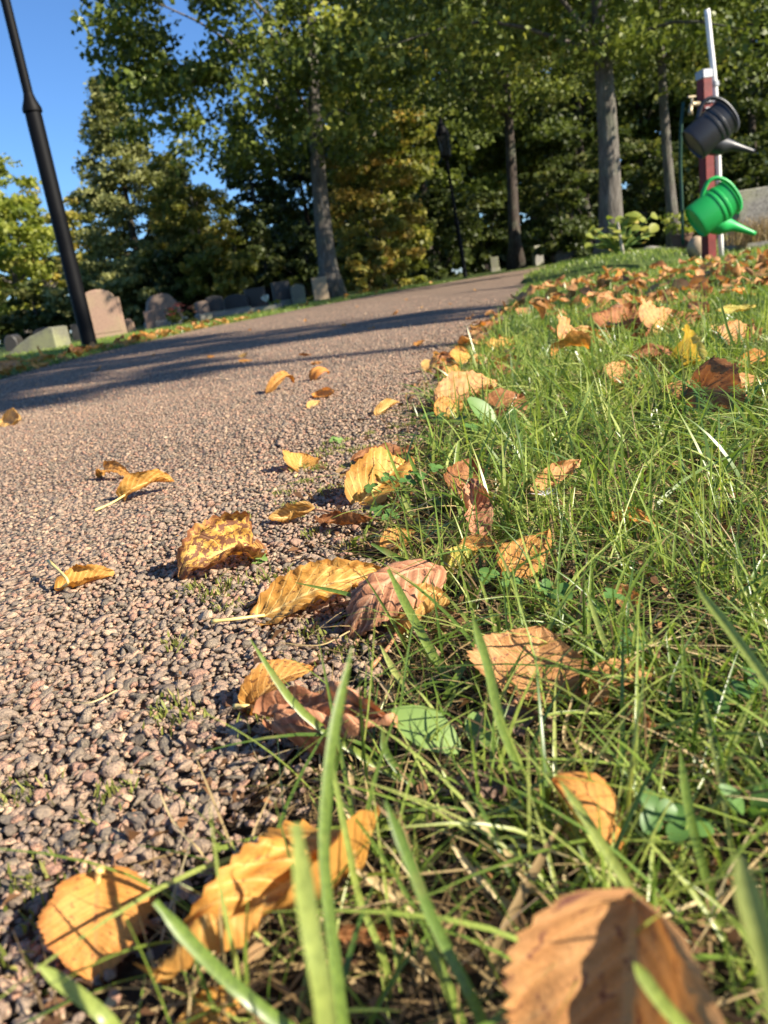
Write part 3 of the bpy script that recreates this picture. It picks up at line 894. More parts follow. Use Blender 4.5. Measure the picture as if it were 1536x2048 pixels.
# --- the band of leaves at the edge and higher up
H('tan leaf lying open at the grass edge, largest of the pair with dark underside', *BT((890, 812, .012), (992, 765, .032)), 'l_tan', 30, None, GE, 134, ratio=.75, curl=.6, bend=-.3, pleat=.03)
H('dark brown curled leaf right beside the open tan leaf at the edge', *BT((985, 830, .010), (1040, 795, .030)), 'l_brown', 24, None, GE, 135, ratio=1.1, curl=-1.0, bend=-.6, pleat=.02)
H('brown leaf below the open tan leaf, marked with yellow', *BT((880, 835, .008), (930, 805, .020)), 'l_ochre', 28, None, GE, 145, ratio=1.1, curl=.9, bend=.4)
H('horn-shaped golden leaf alone on the gravel near the grass edge', *BT((756, 828, .006), (798, 804, .017)), 'l_pale', 36, None, GP, 136, ratio=.62, curl=1.5, bend=-.3)
H('small three-cornered pale leaf on the gravel', *BT((617, 816, .005), (640, 802, .018)), 'l_pale', 30, None, GP, 137, ratio=.8, curl=.9, bend=.2)
H('small orange leaf lying flat just above the three-cornered leaf', *BT((632, 789, .008), (668, 785, .012)), 'l_orange', 24, None, GP, 138, ratio=.6, curl=.9, bend=.4)
H('curled yellow leaf with a twisted ochre end on mid path', *BT((540, 787, .005), (588, 771, .012)), 'l_ochre', 30, None, GP, 139, ratio=.42, curl=1.6, bend=-.8, twist=1.4)
H('arched leaf with one dark and one golden side on mid path', *BT((626, 762, .005), (658, 753, .011)), 'l_orange', 22, None, GP, 140, ratio=.6, curl=-1.4, bend=-1.1)
H('pale yellow leaf close to the left frame edge beside the tree shadow', *BT((10, 846, .006), (38, 844, .010)), 'l_pale', 32, None, GP, 141, ratio=.7, curl=.9, bend=.3)
H('small orange leaf in front of the wide tree shadow', *BT((479, 723, .008), (504, 719, .014)), 'l_orange', 25, None, GP, 142, ratio=.6, curl=.9, bend=.5)
H('square tan leaf with dark veins standing in the sunny grass', *BT((1142, 696, .008), (1178, 664, .030)), 'l_tan', 24, None, GV, 146, ratio=1.3, curl=.6, bend=.3, pleat=.04, rough=.05)
H('dark brown serrated leaf in the grass joined to a bright tan one', *BT((1212, 672, .010), (1270, 628, .040)), 'l_brown', 22, None, GV, 147, ratio=.6, curl=-.7, bend=.3, tooth=.1)
H('bright tan ribbed leaf leaning on the dark serrated leaf', *BT((1318, 668, .008), (1345, 622, .036)), 'l_tan', 24, None, GV, 148, ratio=.9, curl=.6, bend=.2, pleat=.05)
H('lemon yellow serrated leaf lying on high grass at the right', *BT((1440, 622, .040), (1512, 612, .046)), 'l_lime', 34, None, GV, 149, ratio=.42, curl=.4, bend=.2, tooth=.1)
H('big rolled brown leaf on the right, its open dark mouth to the left', *BT((1345, 775, .016), (1540, 762, .024)), 'l_tan', 10, None, GV, 150, ratio=.55, curl=-2.0, bend=-.2, pleat=.03)
H('dark red brown leaf leaning against the rolled brown leaf', *BT((1382, 800, .010), (1500, 825, .012)), 'l_brown', 52, None, GV, 151, ratio=.68, curl=-.5, bend=-.3, pleat=.02)
H('brown orange leaf flat at the right frame edge above the rolled leaf', *BT((1482, 738, .010), (1545, 722, .030)), 'l_orange', 30, None, GV, 152, ratio=.8, curl=.8, bend=-.3, pleat=.03)
H('pale tan leaf standing narrow like a flame beside a small brown leaf', *BT((1236, 775, .006), (1254, 732, .030)), 'l_tan', 22, None, GV, 153, ratio=.8, curl=.9, bend=.2, rough=.05)
H('small brown leaf left of the narrow flame-like leaf', *BT((1188, 752, .010), (1226, 740, .026)), 'l_brown', 26, None, GV, 154, ratio=.8, curl=-.7, bend=.3)
H('yellow leaf lying low in front of the reddish ribbed leaf', *BT((1282, 742, .010), (1328, 744, .014)), 'l_lime', 34, None, GV, 155, ratio=.6, curl=.5, bend=.2)
H('reddish ribbed leaf behind the low yellow leaf', *BT((1272, 718, .016), (1350, 706, .028)), 'l_brown', 32, None, GV, 156, ratio=.6, curl=.6, bend=-.3, pleat=.04)
H('folded yellow leaf with a spotted brown edge', *BT((1352, 722, .012), (1402, 722, .024)), 'l_lime', 38, None, GV, 157, ratio=.8, curl=.9, fold=.5, bend=.3)
H('tan leaf peak standing above grass near the right edge', *BT((1464, 692, .010), (1500, 652, .040)), 'l_tan', 22, None, GV, 158, ratio=.72, curl=.8, bend=.2, rough=.06)
H('small pointed tan leaf just left of the standing tan peak', *BT((1445, 685, .010), (1452, 655, .034)), 'l_tan', 22, None, GV, 159, ratio=.8, curl=.7, bend=.2)
H('round golden leaf upright on the gravel at the grass edge', *BT((928, 732, .006), (944, 708, .030)), 'l_yellow', 24, None, GE, 160, ratio=1.1, curl=.5, bend=.2)
H('reddish tan leaf rolled behind the round golden leaf', *BT((945, 728, .008), (985, 712, .026)), 'l_tan', 24, None, GE, 161, ratio=.8, curl=1.2, bend=.3)
H('dark brown leaf hump in the grass edge below the golden ones', *BT((975, 752, .008), (1055, 738, .030)), 'l_brown', 22, None, GE, 162, ratio=.6, curl=-1.2, bend=-.4)
H('yellow leaf leaning upright behind two grass blades at the edge', *BT((990, 708, .006), (1022, 682, .030)), 'l_yellow', 26, None, GE, 163, ratio=.7, curl=.7, bend=.2, pleat=.03)

# --- litter further off: repeats share meshes
bank = []
for i in range(10):
    q = leaf_grid(300 + i, nu=20, nv=11, ratio=random.uniform(.6, .95), bend=random.uniform(-.8, .8), curl=random.uniform(.6, 1.6) * random.choice((1, 1, -1)), fold=random.uniform(0, .4), pleat=.035, rough=.11, tooth=.08, nteeth=8)
    bank.append(q)
litter_mats = {'tan': 'l_tan', 'orange': 'l_orange', 'brown': 'l_brown', 'yellow': 'l_pale', 'ochre': 'l_ochre'}
LM = {}
for i, q in enumerate(bank):
    for k, mname in litter_mats.items():
        LM[(i, k)] = mesh_np('fallen_leaf', q[0] - np.array((0, .5, 0)), q[1], MAT[mname], uv=q[2], smooth=True)


def litter(n, xy, size, lab, group, zr, weights, r, tilt=.5):
    ks = list(litter_mats)
    for _ in range(n):
        x, y = xy(r)
        k = r.choice(ks, p=weights); i = int(r.integers(0, 10))
        o = obj('fallen_leaf', LM[(i, k)])
        s = r.uniform(*size)
        o.scale = (s, s, s)
        o.rotation_euler = (r.normal(0, tilt), r.normal(0, tilt), r.uniform(0, 6.28))
        o.location = (x, y, float(terr(y)) + r.uniform(*zr) + .12 * s)
        zone = 'nearest' if y < 1.9 else ('halfway off' if y < 3.0 else 'far off')
        dx = x - float(redge(y))
        if dx < -.6: side = 'at the far path edge'
        elif dx < .0: side = 'outside the grass edge'
        elif dx < .35: side = 'by the path edge'
        elif dx < 1.1: side = 'mid verge'
        else: side = 'near the right frame edge'
        big = 'large ' if s > (size[0] + size[1]) / 2 else 'small '
        tag(o, big + lab[k] + ', ' + zone + ', ' + side, 'leaf', group)


r4 = np.random.default_rng(77)
def lab(s): return {'tan': 'tan ' + s, 'orange': 'orange brown ' + s, 'brown': 'dark brown ' + s, 'yellow': 'pale yellow ' + s, 'ochre': 'ochre ' + s}
W1 = [.44, .2, .14, .1, .12]


def xy_far(r):
    y = 1.45 + 2.6 * r.random() ** 1.1
    return float(redge(y)) + .05 + r.random() ** .9 * (.75 * y - .1), y


def xy_mid(r):
    y = r.uniform(.85, 1.5)
    return float(redge(y)) + r.random() * .75, y


litter(130, xy_far, (.030, .056), lab('curled leaf in sunny litter'), 'distant litter on the sunny grass', (.018, .036), W1, r4, .4)
litter(24, xy_mid, (.028, .045), lab('crisp leaf between grass blades'), 'leaves half hidden in the right verge', (.006, .02), W1, r4)


def xy_edge(r):
    y = .8 + 1.6 * r.random()
    return float(redge(y)) + r.normal(-.02, .03), y


litter(28, xy_edge, (.022, .045), lab('dry leaf gathered'), 'leaves gathered on the path border', (.004, .014), W1, r4, .35)


def xy_left(r):
    y = r.uniform(2.0, 7.5)
    return float(ledge(y)) - .02 - abs(r.normal(0, .25)), y


litter(36, xy_left, (.05, .09), lab('leaf on the shaded verge'), 'litter on the shaded verge across the path', (.012, .04), [.3, .3, .15, .1, .15], r4)


def xy_path(r):
    y = 1.2 + 5 * r.random() ** 1.6
    a, b = float(ledge(y)), float(redge(y))
    return a + (b - a) * r.beta(1.6, 1.1), y


litter(20, xy_path, (.022, .038), lab('leaf on open gravel'), 'small leaves far up the path', (.003, .006), [.2, .3, .1, .25, .15], r4, .3)
def xy_lg(r):
    y = r.uniform(8, 12.5); return float(ledge(y)) - .1 - r.random() * .8, y
litter(12, xy_lg, (.05, .08), lab('leaf on the sunlit lawn strip'), 'leaves on the sunlit strip beyond the path', (.012, .03), [.2, .35, .05, .3, .1], r4)



def litter_mass(name, label, n, xy, size, mat, r, zr):
    bag = Bag(); uvs = []
    q = [leaf_grid(340 + i, nu=7, nv=5, ratio=.8, bend=.6, curl=1.2 * (1 if i % 2 else -1), fold=.2, pleat=.03, rough=.08) for i in range(6)]
    Rm = rot_mats(n, r, .45)
    for i in range(n):
        x, y = xy(r); v, f, u = q[i % 6]
        bag.add((v * np.array((1, 1, .8)) - np.array((0, .5, 0))) @ Rm[i].T * r.uniform(*size) + np.array((x, y, float(terr(y)) + r.uniform(*zr))), f, np.zeros(len(f))); uvs.append(u)
    me = mesh_np(name, np.concatenate(bag.V), np.concatenate(bag.F), MAT[mat], uv=np.concatenate(uvs), smooth=True)
    tag(obj(name, me), label, 'leaf litter', kind='stuff')


litter_mass('leaf_litter', 'tan leaf litter thick in the distant grass of the right verge', 420, xy_far, (.028, .052), 'l_tan', r4, (.018, .036))
litter_mass('leaf_litter', 'brown leaf litter lying in the shaded verge across the path', 170, xy_left, (.04, .075), 'l_ochre', r4, (.010, .03))

# ------------------------------------------------------------------ single blades, straws and small plants that stand out


def blade(label, pts, w, mat='grass', tint=.5, name='grass_blade', cat='grass blade', group='single grass blades standing out', tipw=.12, ground=True, fold=.18, face=None):
    pts = [np.asarray(p, float) for p in pts]
    C = spline(pts, 16)
    V = []; n = len(C)
    for i, p in enumerate(C):
        t = C[min(i + 1, n - 1)] - C[max(i - 1, 0)]; t /= np.linalg.norm(t)
        vd = CAMP - p; vd /= np.linalg.norm(vd)
        if face is not None: vd = np.asarray(face, float)
        s = np.cross(t, vd); s /= np.linalg.norm(s) + 1e-9
        nrm = np.cross(s, t)
        q = i / (n - 1)
        ww = w * .5 * max(tipw, min(1, 1.02 - (1 - min(1, q / .25)) ** 2.2)) if q < .25 else w * .5
        V += [p - s * ww, p - nrm * ww * fold * 2, p + s * ww]
    F = []
    for i in range(n - 1):
        F += [(3 * i, 3 * i + 1, 3 * i + 4, 3 * i + 3), (3 * i + 1, 3 * i + 2, 3 * i + 5, 3 * i + 4)]
    b = C[-1].copy(); b = np.array((b[0], b[1], max(0.0, b[2])))
    V = np.array(V) - b
    o = obj(name, mesh_np(name, V, np.array(F), MAT[mat], tint=np.full(len(F), tint), smooth=True))
    o.location = b
    tag(o, label, cat, group)
    return o


# (tip first, root last)
blade('thick pale green blurred blade rising from the bottom edge, cut square at its tip', [D(592, 1648, .088), D(618, 1840, .087), D(655, 2060, .086), D(700, 2600, .09)], .0024, tint=.85, tipw=.55)
blade('bright green blade right of the thick pale one, dark towards its tip', [D(705, 1292, .135), D(665, 1480, .128), D(648, 1700, .122), D(672, 1930, .118), D(700, 2150, .116)], .0019, tint=.45)
blade('thin bright green blade arching from the dark blade down to the bottom', [D(655, 1480, .150), D(690, 1660, .148), D(720, 1800, .147), D(770, 1925, .146), D(790, 2050, .148)], .0013, tint=.75)
blade('long blade slanting down right over the curled horn leaf', [D(500, 1278, .205), D(600, 1420, .205), D(745, 1525, .206), D(880, 1600, .205), D(960, 1660, .2)], .0022, tint=.55)
blade('dark narrow blade crossing over the wide golden leaf', [D(590, 1165, .292), D(720, 1195, .290), D(830, 1245, .285), D(925, 1300, .275), D(990, 1370, .262)], .0017, tint=.25)
blade('straight blade standing in front of the pleated brown leaf', [D(776, 1138, .262), D(828, 1240, .255), D(890, 1350, .248), D(968, 1470, .240)], .0030, tint=.5, tipw=.4)
blade('dark glossy blade leaning left above the wide golden leaf', [D(742, 1087, .335), D(800, 1118, .335), D(870, 1152, .333), D(930, 1166, .330)], .0028, tint=.18, tipw=.4)
blade('cut blade lying almost level over the gravel, pale at its middle', [D(428, 1696, .185), D(560, 1678, .186), D(700, 1660, .185), D(845, 1640, .183), D(900, 1655, .185)], .0030, tint=.7, tipw=.7)
blade('dark blade in the lower left with frayed pale tip, slanting to the bottom', [D(310, 1803, .128), D(400, 1905, .126), D(500, 2000, .124), D(600, 2075, .125)], .0023, tint=.4, tipw=.5)
blade('blurred yellow green blade in the lower left corner', [D(75, 1930, .120), D(150, 1985, .119), D(215, 2040, .118), D(250, 2090, .12)], .0022, tint=.8)
blade('broad pale blurred blade at the lower right frame edge', [D(1478, 1712, .078), D(1508, 1830, .077), D(1545, 1960, .077), D(1600, 2200, .08)], .0026, tint=.95, tipw=.4)
blade('tall thin blade leaning left at the gravel edge, tip before the path', [D(768, 880, .46), D(795, 950, .45), D(822, 1010, .44), D(858, 1088, .425)], .0019, tint=.6)
blade('tall upright blade with rounded tip in the middle of the grass fan', [D(948, 935, .425), D(932, 985, .42), D(918, 1050, .41), D(915, 1150, .40)], .0025, tint=.55, tipw=.3)
blade('straight upright blade rising behind the grass fan', [D(918, 880, .46), D(912, 930, .455), D(903, 1015, .445)], .0026, tint=.6)
blade('short stiff blade standing right of the corkscrewed leaf', [D(1028, 945, .42), D(1015, 1000, .415), D(1003, 1060, .41), D(1001, 1102, .405)], .0034, tint=.4)
blade('left blade of the grass fan, split and yellowing', [D(803, 990, .42), D(825, 1030, .41), D(850, 1065, .40), D(862, 1092, .397)], .0030, tint=.95)
blade('inner long blade of the grass fan', [D(815, 905, .44), D(840, 960, .43), D(870, 1000, .425), D(884, 1012, .42)], .0027, tint=.35)
blade('pale green blade with white tip standing over dark soil', [D(760, 1290, .25), D(800, 1362, .245), D(850, 1420, .24), D(880, 1440, .235)], .0021, tint=1.0)
blade('long blurred blade crossing the right side of the grass', [D(1390, 1170, .16), D(1460, 1260, .155), D(1540, 1370, .15), D(1620, 1500, .145)], .0020, tint=.8)
blade('long pale blade slanting behind the round tan leaf', [D(1170, 1170, .24), D(1200, 1260, .235), D(1235, 1350, .23), D(1290, 1450, .22), D(1360, 1560, .21)], .0017, tint=.85)
blade('blurred vertical blade in front of the round tan leaf', [D(945, 1235, .175), D(975, 1330, .172), D(1000, 1440, .17), D(1040, 1540, .168)], .0022, tint=.5)
blade('narrow grey green blade left of the round tan leaf', [D(1000, 1400, .205), D(985, 1500, .20), D(985, 1600, .195), D(990, 1750, .19)], .0013, tint=.9)
blade('dark curved blade hooking up from the shade', [D(762, 1450, .20), D(775, 1510, .198), D(830, 1570, .197), D(920, 1610, .195)], .0020, tint=.2)
blade('broad blurred blade in the lower middle', [D(770, 1600, .125), D(810, 1700, .122), D(870, 1850, .12), D(950, 2010, .118), D(990, 2120, .118)], .0019, tint=.35)
blade('bright blade at the bottom middle, bent over to the right', [D(845, 1880, .135), D(890, 1960, .133), D(930, 2070, .132)], .0020, tint=.6)
blade('green blade resting on the large blurred brown leaf', [D(1268, 1925, .096), D(1320, 2000, .095), D(1390, 2080, .095)], .0018, tint=.75)
blade('blade with pale tip before the twisted orange leaf', [D(1120, 1562, .140), D(1180, 1650, .138), D(1250, 1760, .136), D(1330, 1880, .135)], .0018, tint=.85)
blade('long green blade at the right middle, bowed to the left', [D(1360, 1500, .155), D(1378, 1620, .15), D(1408, 1740, .148), D(1450, 1880, .146)], .0018, tint=.45)
UPL = ['slender upright blade left of the dark serrated leaf', 'upright blade beside the narrow flame-like leaf', 'dark upright blade crossing the rolled brown leaf', 'leaning blade below the lemon yellow leaf', 'blade slanting left of the square tan leaf', 'blade bowed left in the middle right grass', 'blade slanting above the rolled tan leaf', 'blade crossing the orange red leaf scrap', 'blurred blade at the right above the crossing blade', 'long blade slanting down over matted straw']
for i, (x, y, dx, dy, d, w, t) in enumerate([(1180, 620, 20, 90, .92, .003, .6), (1260, 735, 60, 110, .7, .003, .75), (1462, 780, 6, 160, .52, .0028, .45), (1440, 600, 40, 120, .8, .003, .7), (1050, 705, 40, 130, .9, .004, .55), (1412, 950, -30, 150, .45, .0017, .6), (1100, 880, 60, 160, .5, .0016, .65), (1240, 1000, 30, 150, .36, .0016, .55), (1470, 1120, 50, 170, .26, .0016, .8), (1330, 1080, 40, 190, .30, .0016, .5)]):
    blade(UPL[i], [D(x, y, d), D(x + dx * .4, y + dy * .5, d * .99), D(x + dx, y + dy, d * .98)], w, tint=t, group='upright blades on the right verge')

GS = 'dry stalks standing out'
def straw_s(label, pts, w, t=.7): return blade(label, pts, w, 'straw', t, 'dry_stalk', 'dry stalk', GS, tipw=.5, fold=.3)
straw_s('long golden dry stalk arching over the dark gravel', [D(382, 1560, .225), D(470, 1552, .228), D(560, 1575, .225), D(680, 1600, .21), D(760, 1615, .2)], .0011, .6)
straw_s('thick pale straw slanting beneath the curved blade, jointed at its top', [D(665, 1570, .19), D(720, 1660, .185), D(770, 1735, .18), D(800, 1780, .178)], .0019, .85)
straw_s('straw lying in the lower middle, pointing to the bottom right', [D(712, 1740, .152), D(790, 1790, .151), D(850, 1835, .15)], .0018, .75)
straw_s('long brown dry stem slanting from the twisted leaf to the bottom', [D(1118, 1650, .152), D(1060, 1760, .148), D(1000, 1880, .144), D(965, 2000, .142), D(940, 2080, .142)], .0019, .45)
straw_s('pale straw crossing the brown dry stem', [D(925, 1600, .165), D(1000, 1690, .162), D(1070, 1780, .16), D(1120, 1840, .16)], .0017, .85)
straw_s('two-jointed thin straw beside the round tan leaf', [D(1145, 1395, .21), D(1130, 1480, .205), D(1190, 1540, .2), D(1270, 1620, .195)], .0011, .75)
straw_s('straw in the right grass, lying on green blades', [D(1150, 1480, .19), D(1220, 1520, .188), D(1290, 1570, .185)], .0014, .8)
straw_s('grey straw lying along the bottom of the verge', [D(905, 1690, .16), D(960, 1760, .158), D(1040, 1830, .157)], .0015, .9)
straw_s('short upright straw stub by the thick pale straw', [D(700, 1530, .20), D(704, 1580, .198), D(708, 1640, .196)], .0015, .65)
straw_s('thin twig lying on the gravel in the middle of the path', [G(320, 1585, .012), G(345, 1640, .010), G(385, 1690, .010)], .0006, .9)
straw_s('fine grass stem lying on the gravel below the rolled leaf', [G(130, 1400, .010), G(180, 1405, .012), G(235, 1380, .010)], .0005, .9)
straw_s('fine bent stem on the gravel under the wide golden leaf', [G(560, 1285, .010), G(640, 1290, .009), G(700, 1262, .010)], .0005, .8)


def leaflet_vf(c, ax, nrm, L, W, n=7):
    ax = np.asarray(ax, float); ax /= np.linalg.norm(ax); nrm = np.asarray(nrm, float); s = np.cross(ax, nrm); s /= np.linalg.norm(s); nn = np.cross(s, ax)
    V = []; F = []
    for i in range(n):
        t = i / (n - 1); w = W * .5 * max(.03, math.sin(math.pi * min(1, t * .93 + .03)) ** .7)
        p = np.asarray(c) + ax * L * t - nn * L * .18 * (t - .4) ** 2
        V += [p - s * w + nn * w * .25, p, p + s * w + nn * w * .25]
    for i in range(n - 1):
        F += [(3 * i, 3 * i + 1, 3 * i + 4, 3 * i + 3), (3 * i + 1, 3 * i + 2, 3 * i + 5, 3 * i + 4)]
    return np.array(V), np.array(F)


def clover(label, px, py, z, heads, size, tint=.6, seed=1):
    """heads: pixel offsets of the leaf heads; each a stem and three leaflets"""
    r = random.Random(seed)
    b = G(px, py, 0.0); root = empty('clover_plant', b)
    tag(root, label, 'clover', 'clover plants in the verge')
    for hx, hy, hz in heads:
        c = G(px + hx, py + hy, z + hz) - b
        pts = spline([np.zeros(3), c * .5 + np.array((r.uniform(-.002, .002), 0, c[2] * .15)), c], 8)
        V, F = tube_vf(pts, .00045, 5)
        obj('stem', mesh_np('stem', V, F, MAT['clover'], tint=np.full(len(F), .8), smooth=True), root)
        a0 = r.uniform(0, 6.28)
        tl = np.array((r.uniform(-.5, .5), -.45 + r.uniform(-.3, .3), 1.0))
        e1 = np.cross(tl, (0, 1, 0.2)); e1 /= np.linalg.norm(e1); e2 = np.cross(tl / np.linalg.norm(tl), e1)
        for k in range(3):
            a = a0 + k * 2.09
            V, F = leaflet_vf(c, e1 * math.cos(a) + e2 * math.sin(a), tl, size * r.uniform(.85, 1.1), size * .85)
            obj('leaflet', mesh_np('leaflet', V, F, MAT['clover'], tint=np.full(len(F), min(1, tint + r.uniform(-.15, .15))), smooth=True), root)
    return root


clover('clover with several heads at the gravel edge before the yellow leaf', 800, 1010, .012, [(-60, -35, .004), (-25, -55, .008), (15, -50, .01), (-45, 10, 0), (-20, 20, 0), (40, -60, .012), (70, -75, .01)], .0055, .45, 3)
clover('single large round clover head in the grass right of the tan leaf', 1275, 1330, .010, [(-15, -45, .002)], .0056, .35, 4)
clover('pair of clover heads beside the rust leaf scrap', 1215, 1240, .014, [(10, -50, .004), (-25, -25, 0)], .0048, .4, 5)
clover('clover low under the tall middle blade', 985, 1180, .010, [(-10, -30, .004), (35, -20, .003)], .0052, .5, 6)
clover('blurred clover before the lower right grass', 1330, 1680, .014, [(-20, -60, .004), (40, -30, .002)], .0055, .45, 7)
clover('clover at the grass edge under the open tan leaf', 905, 850, .015, [(-25, -15, .004), (15, -10, .004), (-50, -20, 0), (40, 5, .002)], .0075, .55, 8)
clover('tiny bright green seedling by the blotched leaf', 516, 1122, .006, [(-6, -14, .003), (8, -8, .002), (-2, 2, 0)], .0036, .95, 9)
clover('small seedling on the gravel up the path', 672, 884, .006, [(-5, -5, .003), (6, -4, .002)], .0045, .95, 10)
clover('clover between straw in the middle of the verge', 1090, 1215, .012, [(0, -40, .004), (35, -30, .004)], .0052, .5, 12)
clover('clover at the right border in deep grass', 1478, 1420, .010, [(0, -40, .004), (-40, -20, .002), (35, -60, .004)], .0048, .45, 13)


def broadleaf(label, base, specs, size, tint, name='broadleaf_weed'):
    root = empty(name, base); tag(root, label, 'weed')
    for dx, dy, dz, s in specs:
        ax = np.array((dx, dy, dz), float)
        V, F = leaflet_vf(ax * size * .25, ax, (0.1, -.5, 1), size * s, size * s * .55, 11)
        obj('leaf', mesh_np('leaf', V, F, MAT['clover'], tint=np.full(len(F), tint), smooth=True), root)
    return root


broadleaf('weed with a smooth oval pale green leaf catching sun in the front grass', G(948, 1515, .004), [(-.75, .35, .45, 1.25), (.6, .3, .5, .7), (.2, .8, .4, .6)], .0175, .98)
broadleaf('pale green broad leaf at the edge beside the open tan leaf', G(1000, 870, .004), [(-.45, .2, .75, 1.4), (.5, .2, .6, .8)], .024, .72)
broadleaf('small weed rosette under the lower right grass', G(1500, 1640, .01), [(.5, .1, .8, 1), (-.5, .2, .8, 1), (0, -.5, .7, .8)], .008, .5)


def fernweed(label, px, py, H, seed):
    r = np.random.default_rng(seed); b = G(px, py, 0)
    root = empty('feathery_weed', b); tag(root, label, 'weed')
    for k in range(4):
        az = r.uniform(0, 6.28); tipv = np.array((math.cos(az) * H * .7, math.sin(az) * H * .5, H * r.uniform(.5, 1)))
        bag = Bag()
        pts = spline([np.zeros(3), tipv * .5 + np.array((0, 0, H * .15)), tipv], 26)
        for i in range(3, 26):
            t = pts[i] - pts[i - 1]; t /= np.linalg.norm(t); s = np.cross(t, (0, 0, 1.0)); s /= np.linalg.norm(s)
            for sg in (-1, 1):
                V, F = leaflet_vf(pts[i], s * sg + t * .6 + r.normal(0, .2, 3), (0, 0, 1), H * .22 * (1 - .6 * i / 26), H * .022, 4)
                bag.add(V, F, np.full(len(F), r.uniform(.3, .8)))
        obj('frond', bag.mesh('frond', MAT['clover']), root)


fernweed('feathery green yarrow-like weed below the dark red brown leaf', 1455, 880, .05, 1)
fernweed('feathery weed by the right frame edge in mid grass', 1515, 880, .05, 2)

fb = Bag()
for k in range(40):
    a = r2.uniform(0, 6.28); L_ = r2.uniform(.004, .010)
    V, F, kk = blades(np.zeros((1, 3)), np.array([L_ * .5]), np.array([.0004]), np.array([a]), np.array([r2.uniform(.5, 2)]), np.array([.3]), np.array([.4]), 4, r2)
    fb.add(V, F, np.full(kk, .5))
mw = m_plain('feather_down', (.7, .7, .68), .8)
fe = obj('feather', fb.mesh('feather', mw)); fe.location = G(1092, 992, .012)
tag(fe, 'small white downy feather caught in the straw beside the rolled tan leaf', 'feather')

# ------------------------------------------------------------------ trees
BARK_G = m_bark('grey_bark', (.06, .052, .045), (.13, .115, .098), (.25, .23, .20))
BARK_D = m_bark('dark_bark', (.025, .02, .017), (.07, .055, .045), (.13, .105, .085))
LEAFM = {
    'linden': leafy('linden_foliage', [(0, (.040, .060, .012)), (.5, (.11, .145, .026)), (.85, (.25, .28, .055)), (1, (.42, .38, .08))], .22, .45, .3),
    'olive': leafy('olive_foliage', [(0, (.045, .066, .014)), (.5, (.12, .15, .03)), (.82, (.24, .25, .06)), (1, (.40, .30, .07))], .26, .48, .3),
    'yellow': leafy('yellow_green_foliage', [(0, (.10, .14, .022)), (.5, (.24, .27, .045)), (1, (.42, .41, .09))], .4, .5, .3),
    'spruce': leafy('spruce_foliage', [(0, (.08, .10, .035)), (.6, (.23, .24, .085)), (1, (.36, .35, .14))], .25, .6, .25),
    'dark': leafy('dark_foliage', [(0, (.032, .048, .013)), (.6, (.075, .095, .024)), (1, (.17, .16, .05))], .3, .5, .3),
    'orange': leafy('orange_foliage', [(0, (.07, .09, .022)), (.35, (.20, .20, .045)), (.7, (.42, .28, .07)), (1, (.52, .42, .14))], .38, .5, .3),
    'mixed': leafy('mixed_autumn_foliage', [(0, (.07, .09, .018)), (.5, (.17, .18, .035)), (.8, (.34, .28, .06)), (1, (.50, .32, .07))], .36, .5, .3),
}


def crown_vf(seed, R, nclump, nper, leaf, shape='round', clump=.16, fill=.55, cut=None):
    r = np.random.default_rng(seed)
    d = r.normal(size=(nclump, 3)); d /= np.linalg.norm(d, axis=1, keepdims=True)
    rad = r.uniform(fill ** 3, 1, nclump) ** (1 / 3)
    w = wob(seed + 9)
    rad *= 1 + .22 * w(d[:, 0] * .7, d[:, 2] * .7 + d[:, 1] * .4)
    c = d * rad[:, None]
    if shape == 'cone':
        h = r.random(nclump) ** 1.5 * 2 - 1; a = r.uniform(0, 6.28, nclump)
        rr = ((1 - h) / 2) ** .8 * r.uniform(.55, 1.0, nclump) * (1 + .10 * np.sin(h * 22))
        c = np.stack([np.cos(a) * rr, np.sin(a) * rr, h], -1)
    c = c * np.asarray(R)
    if cut is not None: c = c[cut(c)]
    nclump = len(c)
    cs = clump * np.mean(R) * r.uniform(.6, 1.35, nclump)
    n = nclump * nper
    off = np.clip(r.normal(size=(nclump, nper, 3)), -1.7, 1.7) * np.array((1, 1, .42))
    P_ = c[:, None] + off * cs[:, None, None] * .6
    P_ = P_.reshape(-1, 3)
    ct = np.clip(r.beta(1.7, 2.2, nclump), 0, 1)
    t = np.clip(np.repeat(ct, nper) * .8 + r.random(n) * .35 - .08, 0, 1)
    nrm = r.normal(size=(n, 3)) * .8 + np.array((0, 0, .75)) + P_ / np.mean(R) * .35
    nrm /= np.linalg.norm(nrm, axis=1, keepdims=True)
    a = np.cross(nrm, r.normal(size=(n, 3))); a /= np.linalg.norm(a, axis=1, keepdims=True) + 1e-9
    b = np.cross(nrm, a)
    s = leaf * r.uniform(.65, 1.3, n)[:, None]
    V = np.stack([P_ - a * s * .55, P_ + b * s * .42 + nrm * s * .1, P_ + a * s * .6, P_ - b * s * .42 + nrm * s * .1], 1)
    return V.reshape(-1, 3), np.arange(n * 4).reshape(-1, 4), t, c


CROWN = {}


